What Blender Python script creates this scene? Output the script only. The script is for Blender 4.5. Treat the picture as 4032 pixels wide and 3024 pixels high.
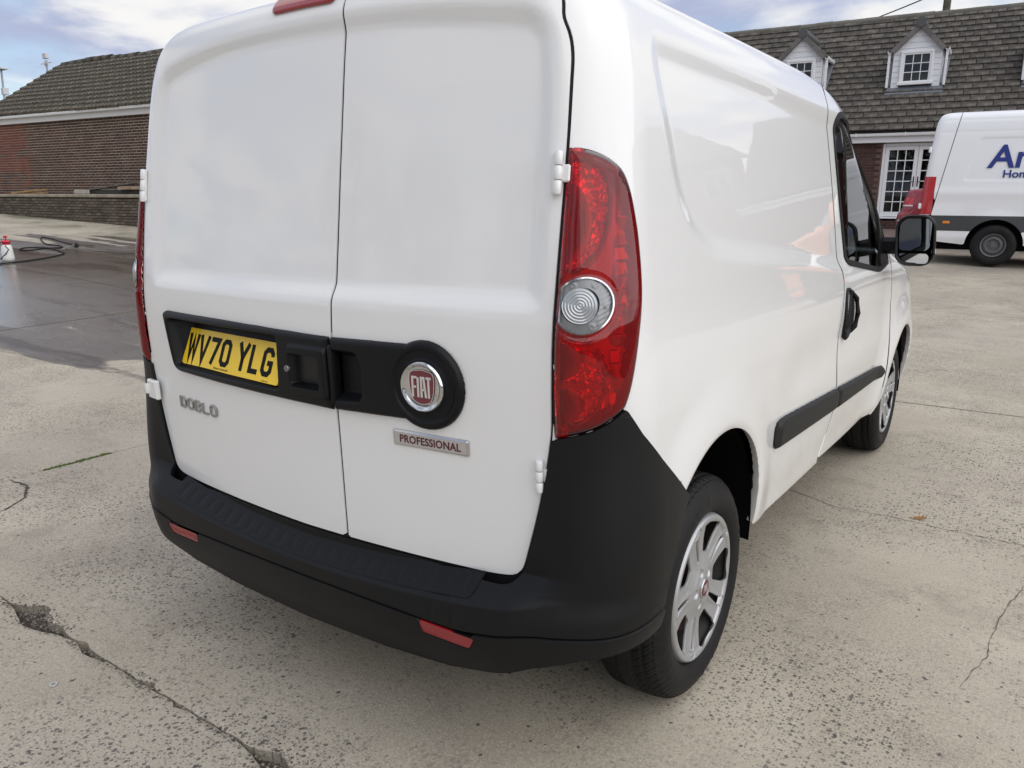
import bpy, bmesh, math, random
import numpy as np
from mathutils import Matrix, Vector
random.seed(7); rng = np.random.default_rng(7)
R = math.radians
scene = bpy.context.scene
COL = scene.collection
for _o in list(bpy.data.objects): bpy.data.objects.remove(_o)

# ------------------------------------------------------------------ camera, sky, sun, exposure
def rot_from(yaw, pit, rol):
    fw = np.array([math.sin(yaw)*math.cos(pit), math.cos(yaw)*math.cos(pit), math.sin(pit)])
    r = np.array([math.cos(yaw), -math.sin(yaw), 0.]); u = np.cross(r, fw)
    r2 = r*math.cos(rol)+u*math.sin(rol); u2 = -r*math.sin(rol)+u*math.cos(rol)
    return np.stack([r2, u2, -fw], 1)
CAM_VAN = np.array([1.58804, -1.24922, 1.36890])           # eye in the van's own frame
RV = rot_from(R(-34.813), R(-12.839), R(-0.205))             # camera axes in the van's frame
RW = rot_from(R(-34.813), R(-13.95), R(-0.05))               # camera axes in the world (true vertical)
TR = RW @ RV.T                                               # van frame -> world (the yard slopes about one degree)
PIV = np.array([0., .716, 0.])
def v2w(p): return (np.asarray(p, float)-PIV) @ TR.T + PIV
EYE = v2w(CAM_VAN)
cam_d = bpy.data.cameras.new('camera'); cam = bpy.data.objects.new('camera', cam_d); COL.objects.link(cam)
cam.matrix_world = Matrix([[*RW[i], EYE[i]] for i in range(3)]+[[0, 0, 0, 1]])
cam_d.sensor_width = 36; cam_d.lens = 36*3077.28/4032; cam_d.clip_start = .05; cam_d.clip_end = 3000
cam_d.dof.use_dof = False
scene.camera = cam

SUN_AZ, SUN_EL = R(92), R(46)       # azimuth from +y towards +x
world = bpy.data.worlds.new('World'); scene.world = world; world.use_nodes = True
wn, wl = world.node_tree.nodes, world.node_tree.links
wn.clear()
def N(nodes, t, **kw):
    n = nodes.new(t)
    for k, v in kw.items():
        if k.startswith('i_'): n.inputs[int(k[2:])].default_value = v
        else: setattr(n, k, v)
    return n
sky = N(wn, 'ShaderNodeTexSky', sky_type='NISHITA', sun_disc=False, sun_elevation=SUN_EL, sun_rotation=SUN_AZ, altitude=50)
sky.air_density = 1.0; sky.dust_density = 1.2; sky.ozone_density = 1.4
geo = N(wn, 'ShaderNodeTexCoord')
sep = N(wn, 'ShaderNodeSeparateXYZ'); wl.new(geo.outputs['Generated'], sep.inputs[0])
zz = N(wn, 'ShaderNodeMath', operation='MAXIMUM', i_1=0.0); wl.new(sep.outputs[2], zz.inputs[0])
za = N(wn, 'ShaderNodeMath', operation='ADD', i_1=.16); wl.new(zz.outputs[0], za.inputs[0])
dv = N(wn, 'ShaderNodeVectorMath', operation='DIVIDE')
cz = N(wn, 'ShaderNodeCombineXYZ'); [wl.new(za.outputs[0], cz.inputs[k]) for k in range(3)]
wl.new(geo.outputs['Generated'], dv.inputs[0]); wl.new(cz.outputs[0], dv.inputs[1])
def cloud(scale, lo, hi, detail, off):
    ad = N(wn, 'ShaderNodeVectorMath', operation='ADD'); ad.inputs[1].default_value = off
    wl.new(dv.outputs[0], ad.inputs[0])
    no = N(wn, 'ShaderNodeTexNoise', noise_dimensions='3D'); no.inputs['Scale'].default_value = scale
    no.inputs['Detail'].default_value = detail; no.inputs['Roughness'].default_value = .52; no.inputs['Distortion'].default_value = .25
    wl.new(ad.outputs[0], no.inputs['Vector'])
    mr = N(wn, 'ShaderNodeMapRange', interpolation_type='SMOOTHSTEP'); mr.inputs[1].default_value = lo; mr.inputs[2].default_value = hi
    wl.new(no.outputs[0], mr.inputs[0]); return mr
cover = cloud(.95, .30, .50, 7, (3.1, 1.7, .4))
shade = cloud(1.7, .40, .60, 7, (7.3, 4.2, 2.0))
ccol = N(wn, 'ShaderNodeMix', data_type='RGBA'); wl.new(shade.outputs[0], ccol.inputs[0])
ccol.inputs[6].default_value = (2.9, 3.25, 4.5, 1); ccol.inputs[7].default_value = (6.1, 6.05, 6.0, 1)
sk2 = N(wn, 'ShaderNodeMix', data_type='RGBA', blend_type='MIX'); wl.new(cover.outputs[0], sk2.inputs[0])
skm = N(wn, 'ShaderNodeVectorMath', operation='SCALE'); skm.inputs['Scale'].default_value = 1.0; wl.new(sky.outputs[0], skm.inputs[0])
wl.new(skm.outputs[0], sk2.inputs[6]); wl.new(ccol.outputs[2], sk2.inputs[7])
bg = N(wn, 'ShaderNodeBackground'); bg.inputs[1].default_value = .10; wl.new(sk2.outputs[2], bg.inputs[0])
wo = N(wn, 'ShaderNodeOutputWorld'); wl.new(bg.outputs[0], wo.inputs[0])
sd = bpy.data.lights.new('sun', 'SUN'); sd.energy = 1.4; sd.angle = R(100); sd.color = (1, .982, .95)
sun = bpy.data.objects.new('sun', sd); COL.objects.link(sun)
sdir = Vector((math.sin(SUN_AZ)*math.cos(SUN_EL), math.cos(SUN_AZ)*math.cos(SUN_EL), math.sin(SUN_EL)))
sun.rotation_euler = (-sdir).to_track_quat('-Z', 'Y').to_euler(); sun.location = (20, 10, 30)
vs = scene.view_settings; vs.view_transform = 'Standard'; vs.look = 'None'; vs.gamma = 1; vs.exposure = 0.63; vs.use_curve_mapping = False
scene.cycles.max_bounces = 7; scene.cycles.diffuse_bounces = 3; scene.cycles.glossy_bounces = 4; scene.cycles.transparent_max_bounces = 16

# ------------------------------------------------------------------ materials
MATS = {}
def mat(name, c, rough=.6, metal=0., c2=None, ns=8., mixlo=.35, mixhi=.65, bump=0., bs=60., coat=0., spec=.5, isl=0., dist=.01, sheen=0, coord='Object', detail=5):
    if name in MATS: return MATS[name]
    m = bpy.data.materials.new(name); m.use_nodes = True; MATS[name] = m
    nd, lk = m.node_tree.nodes, m.node_tree.links
    b = nd['Principled BSDF']; b.inputs['Roughness'].default_value = rough; b.inputs['Metallic'].default_value = metal
    b.inputs['Base Color'].default_value = (*c, 1); b.inputs['Coat Weight'].default_value = coat; b.inputs['Coat Roughness'].default_value = .03
    b.inputs['Specular IOR Level'].default_value = spec
    tc = N(nd, 'ShaderNodeTexCoord'); src = None
    if c2 is not None:
        no = N(nd, 'ShaderNodeTexNoise'); no.inputs['Scale'].default_value = ns; no.inputs['Detail'].default_value = detail
        lk.new(tc.outputs[coord], no.inputs['Vector'])
        mr = N(nd, 'ShaderNodeMapRange', interpolation_type='SMOOTHSTEP'); mr.inputs[1].default_value = mixlo; mr.inputs[2].default_value = mixhi
        lk.new(no.outputs[0], mr.inputs[0])
        mx = N(nd, 'ShaderNodeMix', data_type='RGBA'); mx.inputs[6].default_value = (*c, 1); mx.inputs[7].default_value = (*c2, 1)
        lk.new(mr.outputs[0], mx.inputs[0]); src = mx.outputs[2]; lk.new(src, b.inputs['Base Color'])
    if isl:
        gi = N(nd, 'ShaderNodeNewGeometry'); oi = N(nd, 'ShaderNodeObjectInfo')
        ad = N(nd, 'ShaderNodeMath', operation='ADD'); lk.new(gi.outputs['Random Per Island'], ad.inputs[0]); lk.new(oi.outputs['Random'], ad.inputs[1])
        fr = N(nd, 'ShaderNodeMath', operation='FRACT'); lk.new(ad.outputs[0], fr.inputs[0])
        mr2 = N(nd, 'ShaderNodeMapRange'); mr2.inputs[3].default_value = 1-isl; mr2.inputs[4].default_value = 1+isl; lk.new(fr.outputs[0], mr2.inputs[0])
        hs = N(nd, 'ShaderNodeHueSaturation'); hs.inputs['Color'].default_value = (*c, 1)
        if src: lk.new(src, hs.inputs['Color'])
        lk.new(mr2.outputs[0], hs.inputs['Value']); lk.new(hs.outputs[0], b.inputs['Base Color'])
    if bump:
        n2 = N(nd, 'ShaderNodeTexNoise'); n2.inputs['Scale'].default_value = bs; n2.inputs['Detail'].default_value = 6
        lk.new(tc.outputs[coord], n2.inputs['Vector'])
        bp = N(nd, 'ShaderNodeBump'); bp.inputs['Strength'].default_value = bump; bp.inputs['Distance'].default_value = dist
        lk.new(n2.outputs[0], bp.inputs['Height']); lk.new(bp.outputs[0], b.inputs['Normal'])
    return m
def glassy(name, tint, rough=.02, trans=.6, ior=1.5, milky=None):
    """thin sheet: tinted see-through plus a mirror share by Fresnel"""
    if name in MATS: return MATS[name]
    m = bpy.data.materials.new(name); m.use_nodes = True; MATS[name] = m
    nd, lk = m.node_tree.nodes, m.node_tree.links; nd.clear()
    o = N(nd, 'ShaderNodeOutputMaterial'); t = N(nd, 'ShaderNodeBsdfTransparent'); t.inputs[0].default_value = (*tint, 1)
    g = N(nd, 'ShaderNodeBsdfGlossy'); g.inputs[0].default_value = (1, 1, 1, 1); g.inputs[1].default_value = rough
    f = N(nd, 'ShaderNodeFresnel'); f.inputs[0].default_value = ior; mx = N(nd, 'ShaderNodeMixShader')
    first = t.outputs[0]
    if milky:
        df = N(nd, 'ShaderNodeBsdfDiffuse'); df.inputs[0].default_value = (*milky, 1); m2 = N(nd, 'ShaderNodeMixShader'); m2.inputs[0].default_value = .15; lk.new(first, m2.inputs[1]); lk.new(df.outputs[0], m2.inputs[2]); first = m2.outputs[0]
    lk.new(f.outputs[0], mx.inputs[0]); lk.new(first, mx.inputs[1]); lk.new(g.outputs[0], mx.inputs[2]); lk.new(mx.outputs[0], o.inputs[0])
    return m

# ------------------------------------------------------------------ mesh helpers
def tag(o, label=None, cat=None, group=None, kind=None):
    if label: o['label'] = label
    if cat: o['category'] = cat
    if group: o['group'] = group
    if kind: o['kind'] = kind
    return o
def empty(name, parent=None, loc=(0, 0, 0), rz=0):
    o = bpy.data.objects.new(name, None); COL.objects.link(o); o.location = loc; o.rotation_euler = (0, 0, rz)
    o.empty_display_size = .1
    if parent: o.parent = parent
    return o
def link(name, me, m, parent=None):
    o = bpy.data.objects.new(name, me); COL.objects.link(o)
    if m is not None and not me.materials:
        for q in (m if isinstance(m, (list, tuple)) else [m]): me.materials.append(q)
    if parent: o.parent = parent
    return o
def clone(o, parent=None, loc=None, rot=None):
    c = o.copy(); COL.objects.link(c); c.parent = parent
    if loc is not None: c.location = loc
    if rot is not None: c.rotation_euler = rot
    return c
class MB:
    def __init__(s): s.v = []; s.f = []; s.mi = []; s.cm = 0
    def add(s, vs, fs, M=None):
        n = len(s.v)
        for p in vs:
            p = Vector(p)
            s.v.append(tuple(M @ p) if M is not None else tuple(p))
        for f in fs: s.f.append(tuple(n+i for i in f)); s.mi.append(s.cm)
        return s
    def box(s, c, d, b=0., M=None):
        cx, cy, cz = c; x, y, z = d[0]/2, d[1]/2, d[2]/2
        if b <= 0:
            vs = [(cx+i*x, cy+j*y, cz+k*z) for i in (-1, 1) for j in (-1, 1) for k in (-1, 1)]
            fs = [(0, 1, 3, 2), (4, 6, 7, 5), (0, 4, 5, 1), (2, 3, 7, 6), (0, 2, 6, 4), (1, 5, 7, 3)]
            return s.add(vs, fs, M)
        b = min(b, x*.98, y*.98, z*.98); vs = []; ix = {}
        for i in (-1, 1):
            for j in (-1, 1):
                for k in (-1, 1):
                    for a in range(3):
                        e = [x-b, y-b, z-b]; e[a] += b
                        ix[i, j, k, a] = len(vs); vs.append((cx+i*e[0], cy+j*e[1], cz+k*e[2]))
        fs = []
        for a in range(3):
            o1, o2 = (a+1) % 3, (a+2) % 3
            for sg in (-1, 1):
                q = []
                for (p, r_) in ((-1, -1), (1, -1), (1, 1), (-1, 1)):
                    t = [0, 0, 0]; t[a] = sg; t[o1] = p; t[o2] = r_; q.append(ix[t[0], t[1], t[2], a])
                fs.append(tuple(q if sg > 0 else q[::-1]))
            for p in (-1, 1):
                for r_ in (-1, 1):
                    t0 = [0, 0, 0]; t1 = [0, 0, 0]; t0[a] = -1; t1[a] = 1
                    for t in (t0, t1): t[o1] = p; t[o2] = r_
                    q = (ix[(*t0, o1)], ix[(*t1, o1)], ix[(*t1, o2)], ix[(*t0, o2)])
                    fs.append(q if p*r_ > 0 else q[::-1])
        for i in (-1, 1):
            for j in (-1, 1):
                for k in (-1, 1):
                    q = (ix[i, j, k, 0], ix[i, j, k, 1], ix[i, j, k, 2]); fs.append(q if i*j*k > 0 else q[::-1])
        return s.add(vs, fs, M)
    def prism(s, poly, h0, h1, M=None, inset=0., ins_h=0.):
        """2d outline (x,y) (counter-clockwise) from z=h0 to h1, top optionally chamfered"""
        n = len(poly); vs = [(p[0], p[1], h0) for p in poly]; rings = [h0]
        lv = [(0., h1)] if not inset else [(0., h1-ins_h), (inset, h1)]
        c = np.mean(np.array(poly), 0)
        for ins, h in lv:
            q = poly if ins == 0 else offset_poly(poly, ins)
            vs += [(p[0], p[1], h) for p in q]
        k = len(lv)+1; fs = [tuple(range(n))[::-1], tuple((k-1)*n+i for i in range(n))]
        for a in range(k-1):
            for i in range(n):
                j = (i+1) % n; fs.append((a*n+i, a*n+j, (a+1)*n+j, (a+1)*n+i))
        return s.add(vs, fs, M)
    def tube(s, path, r, n=8, M=None, caps=True):
        path = [Vector(p) for p in path]; vs = []; fs = []; up = Vector((0, 0, 1)); m = len(path)
        rr = r if isinstance(r, (list, tuple)) else [r]*m
        for i, p in enumerate(path):
            t = (path[min(i+1, m-1)]-path[max(i-1, 0)]).normalized()
            a = t.cross(up); a = t.cross(Vector((1, 0, 0))) if a.length < 1e-3 else a
            a.normalize(); b = t.cross(a); up = -b if False else up
            for k in range(n):
                th = 2*math.pi*k/n; vs.append(p+rr[i]*(a*math.cos(th)+b*math.sin(th)))
        for i in range(m-1):
            for k in range(n):
                k2 = (k+1) % n; fs.append((i*n+k, (i+1)*n+k, (i+1)*n+k2, i*n+k2))
        if caps: fs += [tuple(range(n)), tuple((m-1)*n+k for k in range(n))[::-1]]
        return s.add(vs, fs, M)
    def lathe(s, prof, n=32, M=None, close=False):
        """profile (radius, height) about z"""
        vs = []; fs = []; m = len(prof)
        for k in range(n):
            c, sn = math.cos(2*math.pi*k/n), math.sin(2*math.pi*k/n)
            vs += [(p[0]*c, p[0]*sn, p[1]) for p in prof]
        for k in range(n):
            k2 = (k+1) % n
            for i in range(m-1 if not close else m):
                j = (i+1) % m; fs.append((k*m+i, k2*m+i, k2*m+j, k*m+j))
        return s.add(vs, fs, M)
    def ball(s, c, r, n=12, M=None):
        rx, ry, rz = (r, r, r) if not isinstance(r, (tuple, list)) else r
        vs = []; fs = []
        for i in range(n//2+1):
            th = math.pi*i/(n//2)
            for k in range(n):
                ph = 2*math.pi*k/n; vs.append((c[0]+rx*math.sin(th)*math.cos(ph), c[1]+ry*math.sin(th)*math.sin(ph), c[2]+rz*math.cos(th)))
        for i in range(n//2):
            for k in range(n):
                k2 = (k+1) % n; fs.append((i*n+k, (i+1)*n+k, (i+1)*n+k2, i*n+k2))
        return s.add(vs, fs, M)
    def mesh(s, name, smooth=None):
        me = bpy.data.meshes.new(name); me.from_pydata(s.v, [], s.f); me.validate(clean_customdata=False)
        if any(s.mi) and len(me.polygons) == len(s.mi): me.polygons.foreach_set('material_index', s.mi)
        if smooth:
            me.polygons.foreach_set('use_smooth', [True]*len(me.polygons)); me.set_sharp_from_angle(angle=R(smooth))
        me.update(); return me
    def build(s, name, m, parent=None, smooth=None): return link(name, s.mesh(name, smooth), m, parent)
def offset_poly(poly, d):
    p = np.array(poly, float); n = len(p); out = []
    for i in range(n):
        a, b, c = p[i-1], p[i], p[(i+1) % n]
        e1 = (b-a)/(np.linalg.norm(b-a)+1e-9); e2 = (c-b)/(np.linalg.norm(c-b)+1e-9)
        n1 = np.array([-e1[1], e1[0]]); n2 = np.array([-e2[1], e2[0]]); m = n1+n2; L = np.linalg.norm(m)
        m = n1 if L < 1e-6 else m/L; out.append(tuple(b+m*d/max(.4, float(m@n1))))
    return out
def rrect(w, h, r, n=5, cx=0, cy=0):
    out = []
    for sx, sy, a0 in ((1, -1, -90), (1, 1, 0), (-1, 1, 90), (-1, -1, 180)):
        for k in range(n+1):
            a = R(a0+90*k/n); out.append((cx+sx*(w/2-r)+r*math.cos(a), cy+sy*(h/2-r)+r*math.sin(a)))
    return out
def pchip(x, y, xq):
    x = np.asarray(x, float); y = np.asarray(y, float); h = np.diff(x); d = np.diff(y)/h; n = len(x)
    m = np.zeros(n); m[0] = d[0]; m[-1] = d[-1]
    for i in range(1, n-1):
        if d[i-1]*d[i] > 0:
            w1 = 2*h[i]+h[i-1]; w2 = h[i]+2*h[i-1]; m[i] = (w1+w2)/(w1/d[i-1]+w2/d[i])
    xq = np.clip(np.asarray(xq, float), x[0], x[-1]); i = np.clip(np.searchsorted(x, xq)-1, 0, n-2); t = (xq-x[i])/h[i]
    return (2*t**3-3*t**2+1)*y[i]+(t**3-2*t**2+t)*h[i]*m[i]+(-2*t**3+3*t**2)*y[i+1]+(t**3-t**2)*h[i]*m[i+1]
def sstep(a, b, x):
    t = np.clip((np.asarray(x, float)-a)/(b-a), 0, 1); return t*t*(3-2*t)
def sdf(poly, X, Y):
    """signed distance, positive inside"""
    p = np.array(poly, float); X = np.asarray(X); Y = np.asarray(Y); d2 = np.full(X.shape, 1e9); ins = np.zeros(X.shape, bool); n = len(p)
    for i in range(n):
        a, b = p[i], p[(i+1) % n]; e = b-a; L = e@e+1e-12
        t = np.clip(((X-a[0])*e[0]+(Y-a[1])*e[1])/L, 0, 1)
        d2 = np.minimum(d2, (X-a[0]-t*e[0])**2+(Y-a[1]-t*e[1])**2)
        c = ((a[1] > Y) != (b[1] > Y)); xi = (b[0]-a[0])*(Y-a[1])/(b[1]-a[1]+1e-12)+a[0]; ins ^= c & (X < xi)
    return np.where(ins, 1, -1)*np.sqrt(d2)
def rounded(poly, r, n=5):
    """round the corners of an outline"""
    p = np.array(poly, float); out = []; k = len(p); rr = r if isinstance(r, (list, tuple)) else [r]*k
    for i in range(k):
        a, b, c = p[i-1], p[i], p[(i+1) % k]; la, lc = np.linalg.norm(a-b), np.linalg.norm(c-b); d = min(rr[i], la*.49, lc*.49)
        A = b+(a-b)/la*d; B = b+(c-b)/lc*d
        for t in np.linspace(0, 1, n): out.append(tuple((1-t)**2*A+2*t*(1-t)*b+t*t*B))
    return out
def grid_normals(P):
    du = np.gradient(P, axis=0); dv_ = np.gradient(P, axis=1); n = np.cross(du, dv_)
    return n/(np.linalg.norm(n, axis=2, keepdims=True)+1e-12)
def grid_tris(nu, nv):
    i, j = np.meshgrid(np.arange(nu-1), np.arange(nv-1), indexing='ij'); a = (i*nv+j).ravel()
    b, c, d = a+nv, a+nv+1, a+1
    return np.concatenate([np.stack([a, b, c], 1), np.stack([a, c, d], 1)])
def panel(name, P, Nn, F, m, parent=None, hem=.02, shift=None, flip=False):
    """cut the part F>0 out of a gridded surface (exactly along F=0) and fold the cut edge inwards"""
    nu, nv = P.shape[:2]; V = P.reshape(-1, 3); NN = Nn.reshape(-1, 3); f = F.reshape(-1).copy(); f[np.abs(f) < 1e-6] = 1e-6
    T = grid_tris(nu, nv); ins = f[T] > 0; cnt = ins.sum(1); full = T[cnt == 3]; mixed = T[(cnt > 0) & (cnt < 3)]
    verts = [V]; norms = [NN]; nv_, nn_ = [], []; ed = {}; base = len(V); extra = []; cut = []
    def ev(a, b):
        k = (a, b) if a < b else (b, a)
        if k in ed: return ed[k]
        t = f[a]/(f[a]-f[b]); nv_.append(V[a]+(V[b]-V[a])*t); q = NN[a]+(NN[b]-NN[a])*t; nn_.append(q/(np.linalg.norm(q)+1e-9))
        ed[k] = base+len(nv_)-1; return ed[k]
    for tri in mixed:
        out = []; on = []
        for k in range(3):
            a, b = int(tri[k]), int(tri[(k+1) % 3])
            if f[a] > 0: out.append(a)
            if (f[a] > 0) != (f[b] > 0):
                e = ev(a, b); out.append(e); on.append((e, f[a] > 0))
        extra.append(out)
        if len(on) == 2: cut.append((on[0][0], on[1][0]) if on[0][1] else (on[1][0], on[0][0]))
    V2 = np.concatenate([V, np.array(nv_)]) if nv_ else V; N2 = np.concatenate([NN, np.array(nn_)]) if nn_ else NN
    faces = [tuple(x) for x in full.tolist()]+[tuple(x) for x in extra]
    if hem and cut:
        H = []; HN = []; n0 = len(V2); idx = {}
        lat = {}
        for a, b in cut:
            e = V2[b]-V2[a]; l = np.cross(e, N2[a]); l = l/(np.linalg.norm(l)+1e-12)
            for q in (a, b): lat[q] = lat.get(q, 0)+l
        for q, l in lat.items():
            l = l/(np.linalg.norm(l)+1e-9); idx[q] = n0+len(H)
            H.append(V2[q]); HN.append((l+N2[q]*.35)/np.linalg.norm(l+N2[q]*.35))
            H.append(V2[q]-N2[q]*hem); HN.append(l)
        for a, b in cut: faces.append((idx[b], idx[a], idx[a]+1, idx[b]+1) if False else (idx[a], idx[a]+1, idx[b]+1, idx[b]))
        V2 = np.concatenate([V2, np.array(H)]); N2 = np.concatenate([N2, np.array(HN)])
    used = np.unique(np.concatenate([np.array(x) for x in faces])) if faces else np.array([], int)
    rm = np.full(len(V2), -1); rm[used] = np.arange(len(used)); V2 = V2[used]; N2 = N2[used]
    faces = [tuple(int(rm[i]) for i in x) for x in faces]
    if flip: faces = [x[::-1] for x in faces]
    me = bpy.data.meshes.new(name); me.from_pydata(V2.tolist(), [], faces)
    me.polygons.foreach_set('use_smooth', [True]*len(me.polygons)); me.update()
    me.normals_split_custom_set_from_vertices(N2.tolist())
    return link(name, me, m, parent)
def surf_mesh(name, P, m, parent=None, flip=False, closed_u=False):
    """plain smooth grid mesh"""
    nu, nv = P.shape[:2]; fs = []
    for i in range(nu if closed_u else nu-1):
        k = (i+1) % nu
        for j in range(nv-1):
            q = (i*nv+j, k*nv+j, k*nv+j+1, i*nv+j+1); fs.append(q[::-1] if flip else q)
    me = bpy.data.meshes.new(name); me.from_pydata(P.reshape(-1, 3).tolist(), [], fs)
    me.polygons.foreach_set('use_smooth', [True]*len(me.polygons)); me.update(); return link(name, me, m, parent)
def text_mesh(s, size, depth=.0, bold=0., align='CENTER', sx=1., spacing=1.):
    cu = bpy.data.curves.new('lettering', 'FONT'); cu.body = s; cu.size = size; cu.extrude = depth; cu.offset = bold; cu.align_x = align; cu.align_y = 'CENTER'
    cu.space_character = spacing; cu.resolution_u = 4
    o = bpy.data.objects.new('lettering', cu); COL.objects.link(o); dg = bpy.context.evaluated_depsgraph_get(); dg.update()
    me = bpy.data.meshes.new_from_object(o.evaluated_get(dg)); bpy.data.objects.remove(o); bpy.data.curves.remove(cu)
    me.materials.clear(); me.transform(Matrix.Diagonal((sx, 1, 1, 1))); return me
def strokes(mb, lines, w, d, M=None):
    """lettering out of flat bars: each polyline gets a mitred band of width w"""
    for ln in lines:
        p = np.array(ln, float); n = len(p); L = []; Rr = []
        cl = np.allclose(p[0], p[-1])
        for i in range(n):
            a = p[i-1] if i else (p[-2] if cl else None); b = p[i]; c = p[i+1] if i < n-1 else (p[1] if cl else None)
            ns = []
            for s0, s1 in ((a, b), (b, c)):
                if s0 is not None and s1 is not None:
                    e = (s1-s0)/np.linalg.norm(s1-s0); ns.append(np.array([-e[1], e[0]]))
            m = sum(ns); m = m/np.linalg.norm(m); k = 1/max(.35, float(m@ns[0])); L.append(b+m*w/2*k); Rr.append(b-m*w/2*k)
        vs = [(*q, d) for q in L]+[(*q, d) for q in Rr]+[(*q, 0) for q in L]+[(*q, 0) for q in Rr]; fs = []
        for i in range(n-1):
            fs += [(n+i, n+i+1, i+1, i), (i, i+1, 2*n+i+1, 2*n+i), (n+i+1, n+i, 3*n+i, 3*n+i+1)]
        if not cl: fs += [(0, 2*n, 3*n, n), (n-1, 2*n-1, 4*n-1, 3*n-1)]
        mb.add(vs, fs, M)
# ------------------------------------------------------------------ ground: concrete yard of big cast slabs
NRM = TR @ np.array([0, 0, 1.])
def gz(x, y):
    x = np.asarray(x, float); y = np.asarray(y, float); zp = -(NRM[0]*(x-PIV[0])+NRM[1]*(y-PIV[1]))/NRM[2]
    w = sstep(3.5, 12, np.hypot(x-.3, y-1.5)); far = -.22-.0219*np.clip(x, -60, 60)+.0235*np.clip(y, -40, 30)+.016*np.clip(-x-15, 0, 15)
    return zp*(1-w)+far*w
def concrete_mat():
    m = bpy.data.materials.new('yard_concrete'); m.use_nodes = True; nd, lk = m.node_tree.nodes, m.node_tree.links; b = nd['Principled BSDF']
    ge = N(nd, 'ShaderNodeNewGeometry'); oi = N(nd, 'ShaderNodeObjectInfo'); pos = ge.outputs['Position']
    def noise(sc, det=6, rough=.55, vec=pos, dis=0.):
        n = N(nd, 'ShaderNodeTexNoise'); n.inputs['Scale'].default_value = sc; n.inputs['Detail'].default_value = det; n.inputs['Roughness'].default_value = rough; n.inputs['Distortion'].default_value = dis
        lk.new(vec, n.inputs['Vector']); return n.outputs[0]
    def ramp(x, a, b_, lo=0., hi=1.):
        r = N(nd, 'ShaderNodeMapRange', interpolation_type='SMOOTHSTEP'); r.inputs[1].default_value = a; r.inputs[2].default_value = b_; r.inputs[3].default_value = lo; r.inputs[4].default_value = hi; lk.new(x, r.inputs[0]); return r.outputs[0]
    def mix(f, c1, c2):
        x = N(nd, 'ShaderNodeMix', data_type='RGBA')
        for i, c in ((6, c1), (7, c2)):
            if isinstance(c, tuple): x.inputs[i].default_value = (*c, 1)
            else: lk.new(c, x.inputs[i])
        if isinstance(f, float): x.inputs[0].default_value = f
        else: lk.new(f, x.inputs[0])
        return x.outputs[2]
    def mul(a, c):
        x = N(nd, 'ShaderNodeMath', operation='MULTIPLY')
        for i, q in ((0, a), (1, c)):
            if isinstance(q, float): x.inputs[i].default_value = q
            else: lk.new(q, x.inputs[i])
        return x.outputs[0]
    col = mix(ramp(noise(1.1, 7), .32, .68), (.325, .286, .220), (.452, .405, .318))
    col = mix(ramp(noise(.35, 4), .42, .68), col, (.360, .318, .262))
    col = mix(mul(ramp(noise(.55, 5, .6, pos, .5), .50, .66), .55), col, (.235, .205, .168))      # broad grime
    col = mix(mul(ramp(noise(3.3, 8, .7), .48, .74), .80), col, (.220, .190, .150))          # blotches
    col = mix(mul(ramp(noise(160, 4, .75), .44, .64), .55), col, (.60, .53, .42))             # fine sand
    # exposed aggregate: two sizes of dark stones, denser in worn patches
    worn = ramp(noise(.9, 5), .36, .60, .15, 1.)
    def stones(sc, rad, keep, off):
        mp = N(nd, 'ShaderNodeMapping'); mp.inputs['Location'].default_value = off; mp.inputs['Scale'].default_value = (1, 1, 0); lk.new(pos, mp.inputs[0])
        dn = N(nd, 'ShaderNodeTexNoise'); dn.inputs['Scale'].default_value = sc*1.3; dn.inputs['Detail'].default_value = 2; lk.new(mp.outputs[0], dn.inputs['Vector'])
        ms = N(nd, 'ShaderNodeVectorMath', operation='MULTIPLY_ADD'); ms.inputs[1].default_value = (.55/sc,)*3; lk.new(dn.outputs['Color'], ms.inputs[0]); lk.new(mp.outputs[0], ms.inputs[2])
        v = N(nd, 'ShaderNodeTexVoronoi', voronoi_dimensions='2D', distance='MANHATTAN'); v.inputs['Scale'].default_value = sc; lk.new(ms.outputs[0], v.inputs['Vector'])
        sp = N(nd, 'ShaderNodeSeparateColor'); lk.new(v.outputs['Color'], sp.inputs[0])
        big = ramp(sp.outputs[0], keep, 1., 0., rad); d = N(nd, 'ShaderNodeMath', operation='SUBTRACT'); lk.new(big, d.inputs[0]); lk.new(v.outputs['Distance'], d.inputs[1])
        return ramp(d.outputs[0], .0, .03), sp
    s1, k1 = stones(62, .50, .58, (0, 0, 0)); s2, k2 = stones(120, .56, .36, (3.1, 7.7, 0)); s3, k3 = stones(26, .22, .90, (9, 2, 0))
    sc1 = mix(k1.outputs[1], (.055, .052, .055), (.14, .125, .108)); sc2 = mix(k2.outputs[1], (.07, .066, .066), (.19, .168, .142))
    st2 = mul(mul(s2, worn), .85); st1 = mul(mul(s1, worn), .9)
    col = mix(st2, col, sc2); col = mix(st1, col, sc1); col = mix(mul(s3, .85), col, (.060, .056, .058))
    # slab to slab tint
    hs = N(nd, 'ShaderNodeHueSaturation'); r = N(nd, 'ShaderNodeMapRange'); r.inputs[3].default_value = .93; r.inputs[4].default_value = 1.05; lk.new(oi.outputs['Random'], r.inputs[0]); lk.new(r.outputs[0], hs.inputs['Value']); lk.new(col, hs.inputs['Color']); col = hs.outputs[0]
    # oil drips and tyre marks
    mpo = N(nd, 'ShaderNodeMapping'); mpo.inputs['Scale'].default_value = (1.0, .55, 1); lk.new(pos, mpo.inputs[0])
    oil = mul(ramp(noise(5.2, 4, .5, mpo.outputs[0], .8), .735, .765), ramp(noise(.8, 2), .5, .6)); col = mix(mul(oil, .75), col, (.085, .070, .050))
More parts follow.
